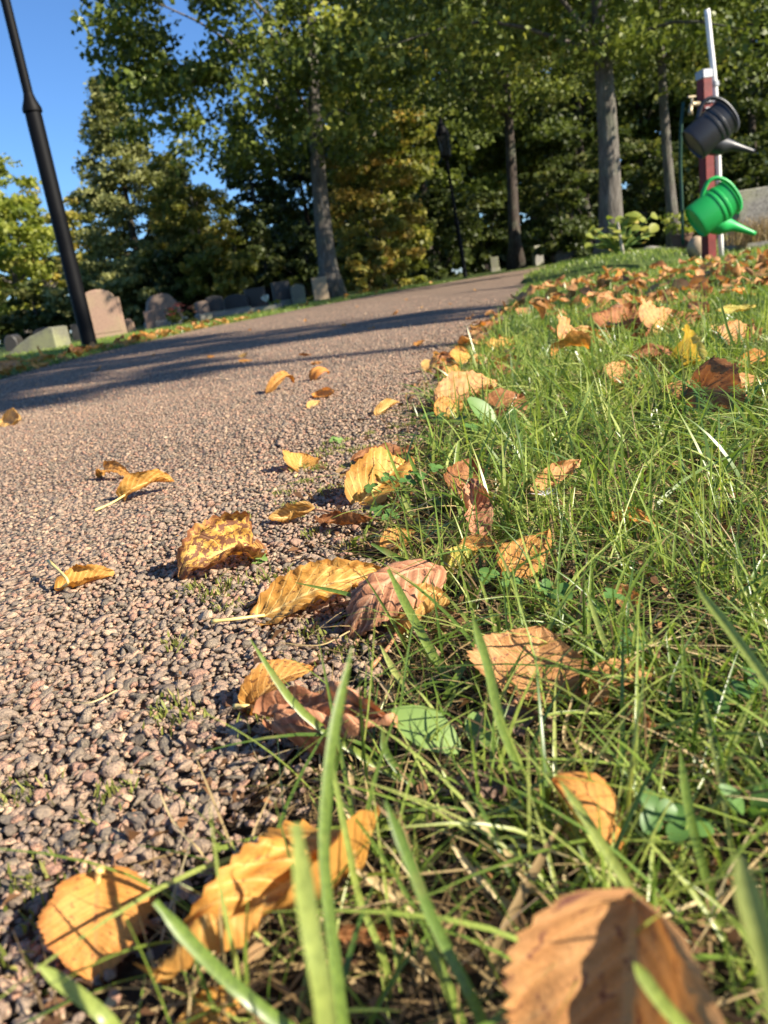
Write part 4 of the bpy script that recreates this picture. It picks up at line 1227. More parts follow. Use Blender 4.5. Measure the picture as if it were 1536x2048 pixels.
def tree(label, px, py, Y, H, R, zc, kind, tr, seed, bark=BARK_G, shape='round', nclump=130, nper=110, leaf=.09, off=(0, 0), lean=(0, 0), clump=.16, fill=.5, name='deciduous_tree', group='trees beyond the path', trunk_top=None, key=None, world_xy=None, cut=None, limbs=16, rz=0.0, cat='tree'):
    if world_xy: x, y = world_xy
    else: x, y = P(px, py, Y)[:2]
    root = empty(name, (x, y, float(terr(y)) - .02), rz)
    tag(root, label, cat, group)
    if key and key in CROWN: me, tm = CROWN[key]
    else:
        V, F, t, c = crown_vf(seed, R, nclump, nper, leaf, shape, clump, fill, cut)
        o3 = np.array((off[0], off[1], zc))
        me = mesh_np('crown', V + o3, F, LEAFM[kind], tint=t)
        r = np.random.default_rng(seed + 5)
        top = trunk_top or (zc + R[2] * .35)
        m = MB()
        zs = np.linspace(0, 1, 12)
        ctr = [np.array((lean[0] * q + .006 * H * (math.sin(5 * q + seed) - math.sin(seed)), lean[1] * q + .006 * H * (math.cos(4 * q + seed) - math.cos(seed)), top * q)) for q in zs]
        rad = [tr * (1 - .72 * q) * (1 + .75 * math.exp(-q * 24)) for q in zs]
        m.tube(ctr, rad, 14)
        cc = c + o3
        for i in r.permutation(len(cc))[:limbs]:
            e = cc[i]; zb = min(max(.48 * top, e[2] - .35 * np.hypot(e[0], e[1]) - .25 * R[2]), .92 * top)
            q = zb / top; k = int(q * 11); b = ctr[min(k, 11)]
            mid = (b + e) / 2 + np.array((0, 0, .12 * np.linalg.norm(e - b)))
            r0 = rad[min(k, 11)] * .30
            m.tube(spline([b, mid, e], 7), list(np.linspace(r0, r0 * .2, 7)), 6, cap=False)
        tm = bpy.data.meshes.new('trunk'); tm.from_pydata(m.v, [], m.f); tm.materials.append(bark)
        tm.polygons.foreach_set('use_smooth', np.ones(len(tm.polygons), bool)); tm.update()
        if key: CROWN[key] = (me, tm)
    obj('trunk', tm, root); obj('crown', me, root)
    return root


# the lime tree over the path and its neighbours
tree('tall linden with a pale sunlit trunk and loose overhanging crown before the blue sky', 664, 594, 14, 10, (2.85, 2.8, 3.2), 5.2, 'linden', .175, 41, nclump=170, nper=210, leaf=.094, off=(-.95, 0), lean=(.42, 0), clump=.155, fill=.25, trunk_top=6.0, limbs=12)
tree('dark trunked tree in the shade right of the far street lamp', 1032, 528, 18, 11, (3.5, 2.6, 3.2), 5.8, 'olive', .14, 43, BARK_D, nclump=180, nper=140, leaf=.10, fill=.12)
tree('tree with a thick sun-flecked grey trunk left of the watering post', 1219, 470, 9, 8.5, (2.5, 2.4, 2.15), 3.95, 'linden', .135, 45, nclump=190, nper=170, leaf=.068, fill=.12, lean=(.12, 0))
tree('slim pale trunked tree just behind the watering post', 1350, 460, 12, 9, (2.8, 2.4, 2.8), 4.7, 'olive', .085, 47, nclump=170, nper=150, leaf=.08, fill=.12, lean=(-.1, 0))
# trees beside the path, out of frame to the right, whose shade falls across it
tree('young tree right of the lens whose thin trunk shades the path', 0, 0, 0, 8, (.85, .8, .5), 5.5, 'linden', .085, 51, world_xy=(6.2, -1.63), nclump=60, nper=90, leaf=.09, off=(0, -.35), trunk_top=5.5, group='trees beside the lens')
tree('tree right of the lens whose crown shades the path and far verge', 0, 0, 0, 10, (1.9, 2.1, 1.3), 7.3, 'linden', .17, 53, world_xy=(7.7, -1.75), nclump=62, nper=100, leaf=.10, off=(0, -.3), group='trees beside the lens')
tree('broad tree right of the lens that shades the verge beyond the path', 0, 0, 0, 10, (1.6, 1.7, 1.3), 8.2, 'linden', .16, 54, world_xy=(8.4, -1.6), nclump=110, nper=110, leaf=.10, off=(0, .2), group='trees beside the lens')
# behind
tree('yellow green bushy tree at the left frame edge', 62, 690, 24, 6, (1.7, 1.7, 2.2), 2.9, 'yellow', .12, 61, nclump=110, nper=95, leaf=.13)
tree('second yellow green tree overlapping the left frame edge', -110, 700, 27, 7, (2.2, 1.8, 3.1), 3.9, 'yellow', .14, 62, nclump=110, nper=95, leaf=.14)
tree('low dark green tree between the yellow tree and the conifer', 130, 670, 30, 6, (2.0, 1.8, 2.4), 2.9, 'mixed', .12, 63, nclump=100, nper=80, leaf=.15)
tree('broad grey green conifer standing before the blue sky', 312, 650, 20, 5.8, (2.0, 1.8, 2.7), 2.85, 'spruce', .14, 65, BARK_D, 'cone', nclump=380, nper=110, leaf=.088, clump=.11, name='conifer_tree')
tree('smaller conifer right of the broad grey green one', 400, 632, 22, 4.4, (1.6, 1.6, 2.0), 2.1, 'spruce', .13, 66, BARK_D, 'cone', nclump=300, nper=110, leaf=.085, clump=.11, name='conifer_tree')
tree('yellowing birch-like tree among the conifers', 425, 624, 18.5, 5, (.95, .9, 1.75), 2.0, 'mixed', .06, 67, nclump=100, nper=110, leaf=.08)
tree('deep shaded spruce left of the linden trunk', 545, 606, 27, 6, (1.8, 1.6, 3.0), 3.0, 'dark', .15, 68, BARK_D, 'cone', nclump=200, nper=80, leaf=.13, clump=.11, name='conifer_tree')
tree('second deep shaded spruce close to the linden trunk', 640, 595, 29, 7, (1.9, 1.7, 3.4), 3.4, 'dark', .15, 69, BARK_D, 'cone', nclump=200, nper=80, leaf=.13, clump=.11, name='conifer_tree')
tree('orange leaved small tree right of the linden trunk', 772, 582, 15.5, 4, (.85, .7, 1.35), 1.4, 'orange', .05, 71, nclump=110, nper=110, leaf=.075)
tree('tall yellowing tree rising behind the orange one', 790, 575, 24, 9, (1.6, 1.5, 3.6), 5.6, 'mixed', .13, 72, nclump=140, nper=90, leaf=.14)
bx = [(860, 11.5, 'olive', 81), (965, 12, 'olive', 82), (1075, 11, 'mixed', 83), (1180, 12.5, 'dark', 84), (1290, 12, 'olive', 85), (1400, 12.5, 'mixed', 86), (1510, 12, 'dark', 87), (1640, 12.5, 'olive', 88), (1790, 12, 'olive', 89)]
nm = ['olive leaved tall tree behind the far street lamp', 'tall tree with brown tinged crown right of the far lamp', 'tall yellow tinged tree behind the dark trunk', 'dark tall tree behind the thick grey trunk', 'tall olive tree between the two grey trunks', 'tall autumn tinged tree behind the watering post', 'dark tall tree behind the stone slab', 'olive tall tree at the right frame edge', 'tall tree just outside the right frame edge']
for i, (px, h_, k, sd) in enumerate(bx):
    tree(nm[i], px, 560 - .15 * (px - 768), 26 + (i % 3) * 2.2, h_, (2.7, 2.2, h_ * .42), h_ * .56, k, .16, sd, BARK_D, nclump=190, nper=75, leaf=.17, clump=.14, fill=.45, rz=i * 2.1, limbs=8, key=k + '_tall')


def bush(label, px, py, Y, R, kind, seed, n=55, nper=80, leaf=.11, group='shrubs beyond the path'):
    x, y = P(px, py, Y)[:2]
    root = empty('shrub', (x, y, float(terr(y)))); tag(root, label, 'shrub', group)
    V, F, t, c = crown_vf(seed, R, n, nper, leaf, clump=.2, fill=.3)
    obj('foliage', mesh_np('foliage', V + np.array((0, 0, R[2] * .85)), F, LEAFM[kind], tint=t), root)
    m = MB()
    for i in range(0, min(len(c), 18), 3):
        m.tube(spline([np.zeros(3), c[i] * .4 + np.array((0, 0, R[2] * .5)), c[i] + np.array((0, 0, R[2] * .85))], 6), list(np.linspace(.03, .008, 6)), 5)
    m.build('stem', BARK_D, root)


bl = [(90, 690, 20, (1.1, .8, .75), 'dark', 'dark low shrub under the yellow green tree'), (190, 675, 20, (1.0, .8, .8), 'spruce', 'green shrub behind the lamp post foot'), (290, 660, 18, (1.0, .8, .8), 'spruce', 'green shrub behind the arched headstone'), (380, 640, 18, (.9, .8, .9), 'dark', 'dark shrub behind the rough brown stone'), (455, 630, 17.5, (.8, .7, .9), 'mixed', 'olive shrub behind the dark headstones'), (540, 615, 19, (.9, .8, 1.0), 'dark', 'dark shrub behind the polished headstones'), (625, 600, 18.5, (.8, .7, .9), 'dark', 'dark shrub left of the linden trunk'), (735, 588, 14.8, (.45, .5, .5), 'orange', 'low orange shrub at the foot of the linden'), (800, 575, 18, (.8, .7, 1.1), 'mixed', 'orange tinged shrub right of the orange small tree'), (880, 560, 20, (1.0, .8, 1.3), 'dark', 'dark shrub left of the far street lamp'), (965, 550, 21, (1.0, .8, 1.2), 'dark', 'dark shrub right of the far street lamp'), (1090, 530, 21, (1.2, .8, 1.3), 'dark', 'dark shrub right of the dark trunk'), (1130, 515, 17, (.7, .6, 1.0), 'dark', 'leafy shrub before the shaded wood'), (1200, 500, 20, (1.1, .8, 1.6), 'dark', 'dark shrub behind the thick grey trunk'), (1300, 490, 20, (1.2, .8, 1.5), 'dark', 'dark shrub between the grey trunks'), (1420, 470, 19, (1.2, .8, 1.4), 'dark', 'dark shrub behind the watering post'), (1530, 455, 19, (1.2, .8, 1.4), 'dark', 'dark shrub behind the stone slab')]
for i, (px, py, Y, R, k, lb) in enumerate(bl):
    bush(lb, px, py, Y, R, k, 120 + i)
# far wood behind everything
wbag = Bag()
r5 = np.random.default_rng(9)
for i in range(60):
    X = -1 + 44 * i / 60 + r5.normal(0, .5); hgt = r5.uniform(9, 14)
    if X < 2.5: hgt *= .8
    V, F, t, c = crown_vf(400 + i, (2.0, 1.5, hgt / 2), 22, 34, .50, clump=.2, fill=.2)
    wbag.add(V + np.array((X, 40 + r5.normal(0, 1.5), hgt / 2)), F, t)
    V, F, t, c = crown_vf(900 + i, (1.6, .8, 1.6), 16, 34, .46, clump=.3, fill=.1)
    wbag.add(V + np.array((X, 37.5 + r5.normal(0, .5), 1.3)), F, t)
for i in range(26):
    X = -32 + 31 * i / 26; hgt = r5.uniform(4.0, 5.4)
    V, F, t, c = crown_vf(960 + i, (1.2, .8, .9), 14, 34, .36, clump=.3, fill=.1)
    wbag.add(V + np.array((X, 38 + r5.normal(0, .5), .7)), F, t)
    V, F, t, c = crown_vf(480 + i, (1.6, 1.2, hgt / 2), 26, 36, .36, clump=.22, fill=.2)
    wbag.add(V + np.array((X, 42 + r5.normal(0, 1), hgt / 2)), F, t)
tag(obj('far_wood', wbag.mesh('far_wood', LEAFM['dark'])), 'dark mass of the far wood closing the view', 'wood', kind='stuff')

# ------------------------------------------------------------------ lamps
M_BLACK = m_plain('black_painted_steel', (.003, .003, .0035), .55, .12, .2, 40)
M_GLASS = m_plain('lamp_glass', (.02, .022, .022), .25, .5, .1)


def lamp_post(label, base, lean, Hj, Ht, rl, ru, lantern, collar=True):
    root = empty('street_lamp', base); tag(root, label, 'street lamp', 'black street lamps')
    root.rotation_euler = (0, lean, 0)
    m = MB().lathe([(0, -.05), (rl * 1.02, -.05), (rl * 1.02, .03), (rl, .05), (rl, Hj - .06), (rl * .97, Hj)], 20); m.build('lower_pole', M_BLACK, root, 'auto')
    MB().lathe([(rl * .97, Hj), (rl * 1.16, Hj + .005), (rl * 1.16, Hj + .03), (ru * 1.3, Hj + .09), (ru, Hj + .13)], 20).build('collar', M_BLACK, root, 'auto')
    MB().lathe([(ru, Hj + .13), (ru * .92, Ht), (0, Ht)], 18).build('upper_pole', M_BLACK, root, 'auto')
    MB().lathe([(ru, Ht - .02), (lantern * .5, Ht + .02), (lantern * .55, Ht + .06), (0, Ht + .06)], 12).build('lantern_base', M_BLACK, root, 'auto')
    MB().lathe([(lantern * .5, Ht + .06), (lantern * .62, Ht + .42), (0, Ht + .42)], 6).build('lantern_glass', M_GLASS, root)
    for k in range(6):
        a = 6.283 * k / 6
        MB().tube([(lantern * .51 * math.cos(a), lantern * .51 * math.sin(a), Ht + .06), (lantern * .64 * math.cos(a), lantern * .64 * math.sin(a), Ht + .43)], .012, 5).build('lantern_bar', M_BLACK, root)
    MB().lathe([(lantern * .72, Ht + .42), (lantern * .70, Ht + .45), (lantern * .3, Ht + .60), (.03, Ht + .64), (.03, Ht + .72), (0, Ht + .74)], 12).build('lantern_cap', M_BLACK, root, 'auto')
    return root


bpt = P(180, 692, 6.2); bpt[2] = float(terr(6.2))
jt = P(66, 226, 6.2)
lean = math.atan2(jt[0] - bpt[0], jt[2] - bpt[2])
lamp_post('tall black lamp post standing on the left verge before the arched headstone', bpt, lean, float(np.linalg.norm(jt - bpt)), 4.4, .059, .034, .30)
b2 = P(931, 552, 15.5); b2[2] = float(terr(15.5)); j2 = P(893, 318, 15.5)
lamp_post('distant black street lamp under the trees, right of the orange shrub', b2, math.atan2(j2[0] - b2[0], j2[2] - b2[2]), 1.0, float(np.linalg.norm(j2 - b2)), .042, .030, .19)

# ------------------------------------------------------------------ gravestones
def m_granite(name, c, var=.18, spec=.3, rough=.7, lich=0.0):
    m, nt, out = new_mat(name)
    oc = objco(nt); n1 = noise(nt, oc, 60, 4, .7); n2 = noise(nt, oc, 5, 4)
    col = ramp(nt, n1.outputs['Fac'], [(.3, tuple(q * (1 - var * 1.6) for q in c)), (.5, c), (.72, tuple(min(1, q * (1 + var)) for q in c))])
    if lich: col = mixc(nt, ramp(nt, n2.outputs['Fac'], [(.45, (0, 0, 0)), (.65, (lich,) * 3)]), col, (.30, .31, .13))
    principled(nt, out, col, rough, spec, bump(nt, n1.outputs['Fac'], .3, .004))
    return m


GR = {'pink': m_granite('pink_sandstone', (.29, .185, .13), lich=.2), 'brown': m_granite('brown_rough_granite', (.19, .135, .10), .3), 'dark': m_granite('dark_granite', (.036, .033, .030), .3, .35, .5),
      'black': m_granite('black_polished_granite', (.012, .012, .015), .2, .4, .3), 'pale': m_granite('pale_lichened_granite', (.16, .155, .11), .3, lich=.5), 'tan': m_granite('tan_sandstone', (.36, .27, .17)), 'grey': m_granite('grey_granite', (.21, .195, .17), .4, lich=.35)}


def stone_profile(kind, w, h):
    if kind == 'arch':
        p = [(-w / 2, 0), (w / 2, 0), (w / 2, h * .80), (w * .44, h * .80)]
        for i in range(9): a = math.pi * i / 8; p.append((w * .40 * math.cos(a), h * .80 + h * .20 * math.sin(a)))
        return p + [(-w * .44, h * .80), (-w / 2, h * .80)]
    if kind == 'dome':
        return [(-w / 2, 0), (w / 2, 0)] + [(w / 2 * math.cos(a), h * .55 + h * .45 * math.sin(a)) for a in np.linspace(0, math.pi, 10)]
    if kind == 'rough':
        r = random.Random(int(w * 1000))
        return [(-w / 2, 0), (w / 2, 0), (w * .47, h * .3), (w * .40, h * .6), (w * .22, h * .93), (w * .02, h), (-w * .25, h * .96), (-w * .40, h * .75), (-w * .48, h * .35)]
    if kind == 'slant':
        return [(-w / 2, 0), (w / 2, 0), (w * .5, h * .96), (w * .42, h), (-w * .02, h * .72), (-w * .22, h * .5), (-w * .46, h * .18)]
    if kind == 'shoulder':
        return [(-w / 2, 0), (w / 2, 0), (w * .5, h * .85), (w * .3, h * .95), (0, h), (-w * .3, h * .95), (-w * .5, h * .85)]
    return [(-w / 2, 0), (w / 2, 0), (w / 2, h), (-w / 2, h)]


def gravestone(label, px, py, Y, wpx, hpx, kind, mat, th=.14, rz=0.0, base=True, lean=0.0, panel=False):
    b = P(px, py, Y); z = float(terr(Y)); dep = Y * pc + CAM_H * ps
    w, h = wpx * dep / FPX, hpx * dep / FPX + max(0, b[2] - z)
    root = empty('gravestone', (b[0], Y, z), rz); root.rotation_euler = (lean, 0, rz)
    tag(root, label, 'gravestone', 'gravestones beyond the path')
    hb = .10 if base else 0
    MB().prism([(x, zz + hb - .01) for x, zz in stone_profile(kind, w, h - hb)], -th / 2, th / 2, .012).build('slab', GR[mat], root)
    if base: MB().box((0, 0, hb / 2 - .02), (w * 1.16, th * 1.6, hb + .02), bev=.012).build('plinth', GR['grey'] if mat != 'black' else GR['dark'], root)
    if panel:
        MB().prism([(x * .84, .05 + zz * .86 + hb) for x, zz in stone_profile(kind, w, h - hb)], -th / 2 - .006, -th / 2 + .004, .004).build('raised_panel', GR[mat], root)
    return root


gravestone('arched pinkish headstone directly right of the black lamp post', 216, 684, 9.0, 80, 94, 'arch', 'pink', .16, math.radians(14), False, panel=True)
gravestone('small rounded pale marker beside the arched pinkish headstone', 263, 672, 9.4, 20, 30, 'dome', 'pink', .12, .2, False)
gravestone('low slanting lichen-green slab left of the black lamp post', 84, 712, 7.4, 104, 44, 'slant', 'pale', .3, -.1, False)
gravestone('dark rounded stone behind the slanting slab', 32, 700, 9.5, 26, 32, 'dome', 'dark', .2, 0, False)
gravestone('dark low stone right of the rounded one, behind the slanting slab', 96, 690, 11, 34, 32, 'shoulder', 'dark', .2, 0, False)
gravestone('narrow dark stone just left of the lamp post foot', 160, 690, 10, 14, 32, 'flat', 'dark', .12, 0, False)
gravestone('rough brown boulder-like headstone behind pink flowers', 334, 655, 10.5, 68, 64, 'rough', 'brown', .3, .35)
gravestone('short square post stone left of the rough brown headstone', 303, 655, 10.0, 18, 34, 'flat', 'pink', .1, .2, False)
gravestone('narrow weathered headstone, light on one edge, right of pink flowers', 410, 645, 11, 24, 38, 'shoulder', 'brown', .14, .5)
gravestone('dark upright headstone, tallest of the dark group on the left', 436, 638, 11.3, 34, 44, 'shoulder', 'dark', .16, .1)
gravestone('broad dark headstone with rounded corners', 478, 632, 11.6, 46, 40, 'dome', 'dark', .16, 0)
gravestone('black polished square headstone behind a white flower', 517, 624, 11.8, 40, 46, 'flat', 'black', .16, 0)
gravestone('dark brown headstone leaning beside the pale green one', 568, 612, 12.4, 34, 48, 'flat', 'dark', .18, .3, True, -.05)
gravestone('pale greenish headstone beside the dark brown one', 599, 606, 12.2, 28, 38, 'shoulder', 'pale', .14, .1, False)
gravestone('tan square headstone just left of the linden trunk', 644, 600, 13.2, 29, 45, 'flat', 'tan', .2, .1, False)
gravestone('small white block on a dark foot in the shade past the far lamp', 989, 530, 20, 16, 16, 'flat', 'pale', .12, 0)
gravestone('pale square block stone in the shade right of the dark trunk', 1076, 520, 19, 19, 28, 'flat', 'grey', .15, .3, False)
gravestone('dark rounded mound-like stone at the end of the path', 1128, 515, 17, 44, 18, 'dome', 'dark', .4, 0, False)
gravestone('wide grey granite slab behind the watering post', 1520, 468, 6.0, 104, 88, 'flat', 'grey', .22, math.radians(-6), True)
MB_k = MB()
kb = P(505, 640, 11); MB_k.box((0, 0, .03), (.9, .5, .07), bev=.01)
k_ = MB_k.build('grave_kerb', GR['grey']); k_.location = (kb[0], 10.8, float(terr(10.8))); tag(k_, 'low grey stone kerb bed before the dark headstones', 'grave kerb')

# ------------------------------------------------------------------ flowers and pots
M_PINK = leafy('pink_petal', [(0, (.55, .10, .13)), (.6, (.72, .25, .24)), (1, (.75, .55, .45))], .3)
M_TERRA = m_plain('brown_clay', (.12, .065, .04), .8)


def flowers(label, px, py, Y, R, fm, n, seed, name='flower_bed', pot=None, kind='yellow', cat='flowers', leafn=300):
    r = np.random.default_rng(seed); b = P(px, py, Y)
    root = empty(name, (b[0], Y, float(terr(Y)))); tag(root, label, cat)
    z0 = 0
    if pot:
        z0 = pot
        MB().lathe([(R * .35, 0), (R * .55, pot), (R * .6, pot), (R * .6, pot * 1.08), (R * .48, pot * 1.08), (R * .45, pot * .9), (0, pot * .9)], 18).build('pot', M_TERRA, root, 'auto')
    V, F, t, c = crown_vf(seed, (R, R * .8, R * .7), 14, leafn // 14, R * .22, clump=.35)
    obj('foliage', mesh_np('foliage', V + np.array((0, 0, z0 + R * .6)), F, LEAFM[kind], tint=t), root)
    for i in range(n):
        d = r.normal(size=3); d[2] = abs(d[2]); d /= np.linalg.norm(d); p = d * np.array((R, R * .8, R * .75)) + np.array((0, 0, z0 + R * .6))
        bag = Bag()
        for k in range(6):
            a = 6.28 * k / 6
            V, F = leaflet_vf(p, (math.cos(a), math.sin(a), .5), (0, 0, 1), R * .2, R * .16, 4)
            bag.add(V, F, np.full(len(F), r.random()))
        obj('flower', bag.mesh('flower', fm), root)
    return root


flowers('bed of pink flowers before the rough brown headstone', 366, 650, 9.8, .19, M_PINK, 34, 5, kind='mixed')
M_WHITE = leafy('white_petal', [(0, (.6, .6, .55)), (1, (.8, .8, .75))], .2)
w_ = flowers('round yellow green plant before the dark brown headstone', 556, 618, 11.6, .10, M_WHITE, 0, 6, name='round_plant', kind='yellow', cat='plant')


def sprig(label, px0, py0, px1, py1, Y, fm, r_):
    a = P(px0, py0, Y); a[2] = float(terr(Y)); e = P(px1, py1, Y)
    root = empty('white_flower', a); tag(root, label, 'flower')
    MB().tube(spline([np.zeros(3), (e - a) * .5 + np.array((.01, 0, 0)), e - a], 6), .008, 5).build('stem', M_GREENP, root)
    bag = Bag()
    for k in range(14):
        V, F = leaflet_vf(e - a + np.array((0, 0, -.05)), (rng.normal(0, .5), rng.normal(0, .5), 1), (rng.normal(), 1, .1), r_, r_ * .4, 5)
        bag.add(V, F, np.full(len(F), rng.random()))
    obj('bloom', bag.mesh('bloom', fm), root)


M_GREENP = m_plain('stem_green', (.10, .19, .05), .6)
sprig('tall white flower on a stem before the black polished headstone', 546, 618, 532, 596, 11.5, M_WHITE, .10)

# planted hump by the thick trunk
hb = P(1225, 500, 5.6)
hump = MB(); pr_ = []
for i in range(7): pr_.append((.62 * math.cos(i / 6 * 1.57), .10 * math.sin(i / 6 * 1.57)))
hump.lathe(pr_, 24)
ho = hump.build('grave_mound', MAT['soil'], smooth=True); ho.location = (hb[0] - .05, 5.6, float(terr(5.6))); tag(ho, 'low grassy mound under the sunlit potted plant', 'mound', kind='structure')
hg = Bag(); n = 2600
a = r2.uniform(0, 6.28, n); q = np.sqrt(r2.random(n)) * .6
V, F, k = blades(np.stack([hb[0] - .05 + q * np.cos(a), 5.6 + q * np.sin(a), .1 * np.sqrt(np.clip(1 - (q / .62) ** 2, 0, 1))], -1), r2.uniform(.02, .05, n), r2.uniform(.003, .006, n), r2.uniform(0, 6.28, n), r2.normal(0, .3, n), r2.uniform(0, .7, n), np.full(n, .2), 3, r2)
hg.add(V, F, np.repeat(r2.random(n), k))
tag(obj('mound_grass', hg.mesh('mound_grass', MAT['grass'])), 'grass covering the low mound', 'grass', kind='stuff')


def bigleaf_plant(label, px, py, Y, z0, spec, seed):
    r = np.random.default_rng(seed); b = P(px, py, Y)
    root = empty('leafy_plant', (b[0], Y, z0)); tag(root, label, 'plant')
    for i in range(spec):
        e = np.array((r.normal(0, .10), r.normal(0, .08), r.uniform(.03, .27)))
        V, F = tube_vf(spline([np.zeros(3), e * .5 + np.array((0, 0, .03)), e], 6), .004, 5)
        obj('stem', mesh_np('stem', V, F, MAT['clover'], tint=np.full(len(F), .9)), root)
        V, F = leaflet_vf(e, (r.normal(0, .7), r.normal(0, .5), r.uniform(-.3, .4)), (r.normal(0, .4), -.7, .8), r.uniform(.05, .10), r.uniform(.045, .08), 7)
        obj('leaf', mesh_np('leaf', V, F, LEAFM['yellow'] if r.random() < .75 else LEAFM['orange'], tint=np.full(len(F), r.random())), root)
    return root


bigleaf_plant('yellow green large leaved plant on the low mound in the sun', 1240, 490, 5.6, .09, 60, 8)
M_WOODP = m_plain('weathered_pale_wood', (.34, .31, .25), .8, .2, .3, 30)
st = MB().tube([(0, 0, 0), (-.012, 0, .10), (-.03, 0, .24)], [.013, .012, .008], 7).build('wooden_stick', M_WOODP)
sb_ = P(1246, 490, 5.5); st.location = (sb_[0], 5.5, .08); tag(st, 'pale weathered stick standing in the large leaved plant', 'stick')
flowers('brown pot with yellow green plant behind the green watering can', 1364, 492, 6.4, .15, M_WHITE, 0, 14, name='potted_plant', pot=.17, kind='yellow', cat='potted plant')


def boulder(label, px, py, Y, r_, mat, seed, name='boulder', sq=(1, .8, .8)):
    q = np.random.default_rng(seed); V0, F0 = ico(3); V = V0.copy(); w = wob(seed)
    for _ in range(5):
        d = q.normal(size=3); d /= np.linalg.norm(d); t = V @ d - q.uniform(.6, .85); t[t < 0] = 0; V -= t[:, None] * d
    V = V * (1 + .06 * w(V[:, 0], V[:, 1] + V[:, 2]))[:, None] * np.array(sq) * r_
    b = P(px, py, Y); o = obj(name, mesh_np(name, V, F0, mat, smooth=True)); o.location = (b[0], Y, float(terr(Y)) + r_ * sq[2] * .6)
    tag(o, label, 'stone')


boulder('rounded tan stone left of the red post foot', 1394, 485, 5.2, .085, GR['tan'], 1, sq=(.8, .8, 1.1))
boulder('black rounded stone in the grass left of the brown pot', 1322, 492, 5.9, .13, GR['dark'], 2, sq=(1.3, .8, .55))
boulder('grey flat stone behind the black rounded stone', 1308, 485, 6.8, .12, GR['grey'], 3, sq=(1.2, .8, .7))
boulder('small pale stone on the ledge before the granite slab', 1481, 452, 5.6, .055, GR['tan'], 4, sq=(.8, .8, 1.2))
dgb = Bag(); n = 700
cpos = P(1510, 480, 5.5)
V, F, k = blades(np.stack([cpos[0] + r2.normal(0, .13, n), 5.5 + r2.normal(0, .08, n), np.full(n, .05)], -1), r2.uniform(.08, .28, n), r2.uniform(.002, .005, n), r2.uniform(0, 6.28, n), r2.normal(0, .3, n), r2.uniform(0, 1, n), np.full(n, .3), 5, r2)
dgb.add(V, F, np.repeat(r2.uniform(.0, .8, n), k))
tag(obj('ornamental_grass', dgb.mesh('ornamental_grass', MAT['straw'])), 'tuft of dry ornamental grass before the granite slab', 'grass tuft')

# ------------------------------------------------------------------ watering post with cans
M_RED = m_plain('red_painted_wood', (.15, .018, .015), .55, .3, .3, 14, .15)
M_ZINC = m_plain('zinc', (.32, .33, .34), .5, .5, .12, 20, 0, .5)
M_WHITEP = m_plain('white_painted_pipe', (.80, .79, .74), .4, .4, .05)
M_BRASS = m_plain('brass', (.40, .33, .21), .45, .5, .2, 30, 0, .6)
M_HOSE = m_plain('green_hose', (.006, .045, .028), .55, .4)
M_CANG = m_plain('green_plastic', (.016, .36, .075), .42, .45, .06, 6)
M_CANB = m_plain('black_plastic', (.022, .023, .026), .4, .5, .1, 6)
YP = 4.7
pb = P(1418, 495, YP); pb[2] = 0.0
ptop = P(1408, 148, YP)
root = empty('watering_post', pb); tag(root, 'red square wooden post with grey cap and brass tap', 'tap post')
ax = Vector(ptop - pb); Lp = ax.length
root.rotation_mode = 'QUATERNION'; root.rotation_quaternion = Vector((0, 0, 1)).rotation_difference(ax.normalized()) @ Matrix.Rotation(math.radians(14), 3, 'Z').to_quaternion()
MB().box((0, 0, Lp / 2 - .03), (.062, .062, Lp + .02), bev=.004).build('post', M_RED, root)
MB().box((0, 0, Lp - .005), (.070, .070, .05), bev=.006).build('post_cap', M_ZINC, root)
zt = Lp - .15
MB().tube([(-.035, -.005, zt), (-.085, -.005, zt), (-.095, -.005, zt + .003)], [.013, .013, .014], 10).tube([(-.095, -.005, zt), (-.105, -.01, zt - .03), (-.107, -.012, zt - .055)], [.011, .011, .014], 10).build('tap', M_BRASS, root, True)
MB().tube([(-.09, -.005, zt), (-.09, -.005, zt + .035)], .007, 8).box((-.09, -.005, zt + .04), (.055, .012, .012), bev=.003).build('tap_handle', M_BRASS, root)
for zz in (zt, .60 * Lp - .22):
    for dx in (-.024, .0, .024):
        MB().lathe([(0, .014), (.007, .012), (.009, 0), (.009, -.004)], 10, Matrix.Rotation(math.radians(90), 3, 'X')).build('bolt', M_ZINC, root).location = (dx * .85, -.033, zz)


def hook(z):
    MB().tube(spline([(0, -.030, z), (0, -.07, z - .005), (0, -.085, z + .012), (0, -.085, z + .03)], 10), .006, 7).build('hook', M_ZINC, root, True)
    MB().box((0, -.033, z - .02), (.045, .006, .09), bev=.002).build('hook_plate', M_ZINC, root)


ZH1, ZH2 = Lp * .80, Lp * .315
hook(ZH1); hook(ZH2)
# white marker pipe behind the post
q0 = P(1442, 492, YP + .06); q0[2] = 0
pp = [q0, P(1438, 360, YP + .06), P(1431, 190, YP + .06), P(1420, 80, YP + .06), P(1414, 19, YP + .06)]
pp = [np.asarray(p) - q0 for p in pp]
o = MB().tube(spline(pp, 18), .0155, 14).build('marker_pole', M_WHITEP, None, True); o.location = q0
tag(o, 'tall white slightly bent pipe strapped beside the red post', 'pole')
MB().lathe([(.019, -.012), (.024, -.012), (.024, .012), (.019, .012)], 14).build('clamp', M_ZINC, o).location = tuple(P(1429, 168, YP + .06) - q0)
# hose
hs = [P(1367, 205, YP), P(1362, 260, YP), P(1361, 330, YP + .02), P(1364, 410, YP + .03), P(1366, 490, YP + .04)]
h0 = hs[-1].copy(); h0[2] = 0
o = MB().tube([p - h0 for p in spline(hs, 20)], .010, 8).build('garden_hose', M_HOSE, None, True); o.location = h0
tag(o, 'dark green hose hanging from the brass tap', 'hose')


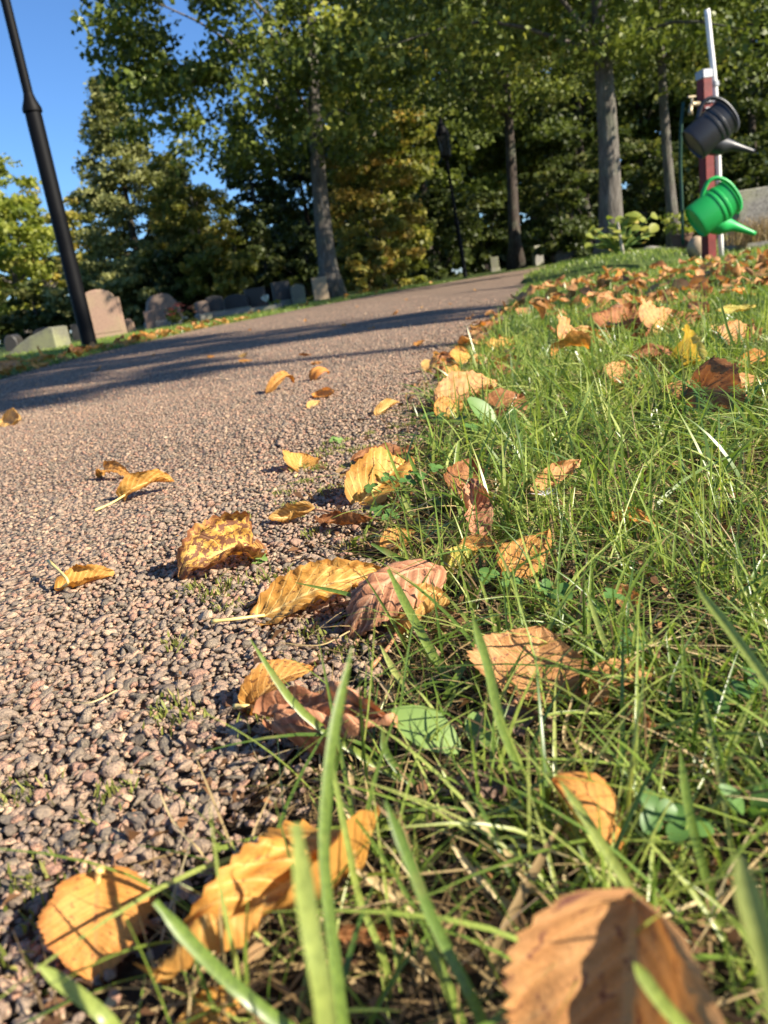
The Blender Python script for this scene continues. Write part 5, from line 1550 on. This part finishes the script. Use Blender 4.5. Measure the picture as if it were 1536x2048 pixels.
def watering_can(label, cpx, cpy, mat, Rr, Hh, tilt, away, hang):
    """centre of the body at pixel; up axis leans right by tilt and away from the lens"""
    c = P(cpx, cpy, YP - .19)
    U = Vector((math.cos(tilt) * math.cos(away), math.sin(away), math.sin(tilt) * math.cos(away)))
    Fd = Vector((math.sin(tilt), 0, -math.cos(tilt))); Fd = (Fd - U * Fd.dot(U)).normalized()
    Sd = U.cross(Fd)
    M = Matrix((Fd, Sd, U)).transposed()
    root = empty('watering_can', c); tag(root, label, 'watering can', 'watering cans hanging on the red post')
    root.rotation_mode = 'QUATERNION'; root.rotation_quaternion = M.to_quaternion()
    h = Hh / 2
    prof = [(0, -h + .012), (Rr * .86, -h + .010), (Rr * .90, -h), (Rr * .97, -h + .004), (Rr, -h + .02), (Rr * 1.0, h * .12), (Rr * 1.035, h * .16), (Rr * 1.035, h * .26), (Rr * .99, h * .30), (Rr * .99, h * .40), (Rr * 1.03, h * .44), (Rr * 1.03, h * .54), (Rr * .985, h * .58), (Rr * .98, h * .94), (Rr * 1.02, h * .96), (Rr * 1.02, h), (Rr * .93, h), (Rr * .92, h * .9), (Rr * .92, -h + .02), (0, -h + .02)]
    MB().lathe(prof, 40).build('body', mat, root, 'auto')
    # spout: wide foot low on the front, thin tube rising to rim height
    pts = spline([(Rr * .55, 0, -h * .28), (Rr * 1.0, 0, h * .02), (Rr * 1.41, 0, h * .40), (Rr * 2.06, 0, h * .83), (Rr * 2.6, 0, h * 1.16)], 18)
    rad = [Rr * q for q in np.interp(np.linspace(0, 1, 18), [0, .25, .40, .55, .75, 1], [.62, .56, .42, .27, .175, .125])]
    MB().tube(pts, rad, 16).build('spout', mat, root, True)
    # handle: from the back of the body up, over the opening to the front rim
    hp = spline([(-Rr * .96, 0, -h * .10), (-Rr * 1.3, 0, h * .30), (-Rr * 1.42, 0, h * .62), (-Rr * 1.25, 0, h * 1.0), (-Rr * .62, 0, h * 1.32), (Rr * .3, 0, h * 1.38), (Rr * .85, 0, h * 1.2), (Rr * .99, 0, h * .90)], 28)
    V, F = tube_vf(hp, .0115, 10)
    MB().add([(v[0], v[1] * 1.5, v[2]) for v in V], F).build('handle', mat, root, True)
    return root


watering_can('black plastic watering can hanging on the red post above the green one', 1418, 262, M_CANB, .098, .215, math.radians(34), math.radians(-6), ZH1)
watering_can('bright green plastic watering can hanging low on the red post', 1424, 420, M_CANG, .101, .22, math.radians(30), math.radians(-6), ZH2)
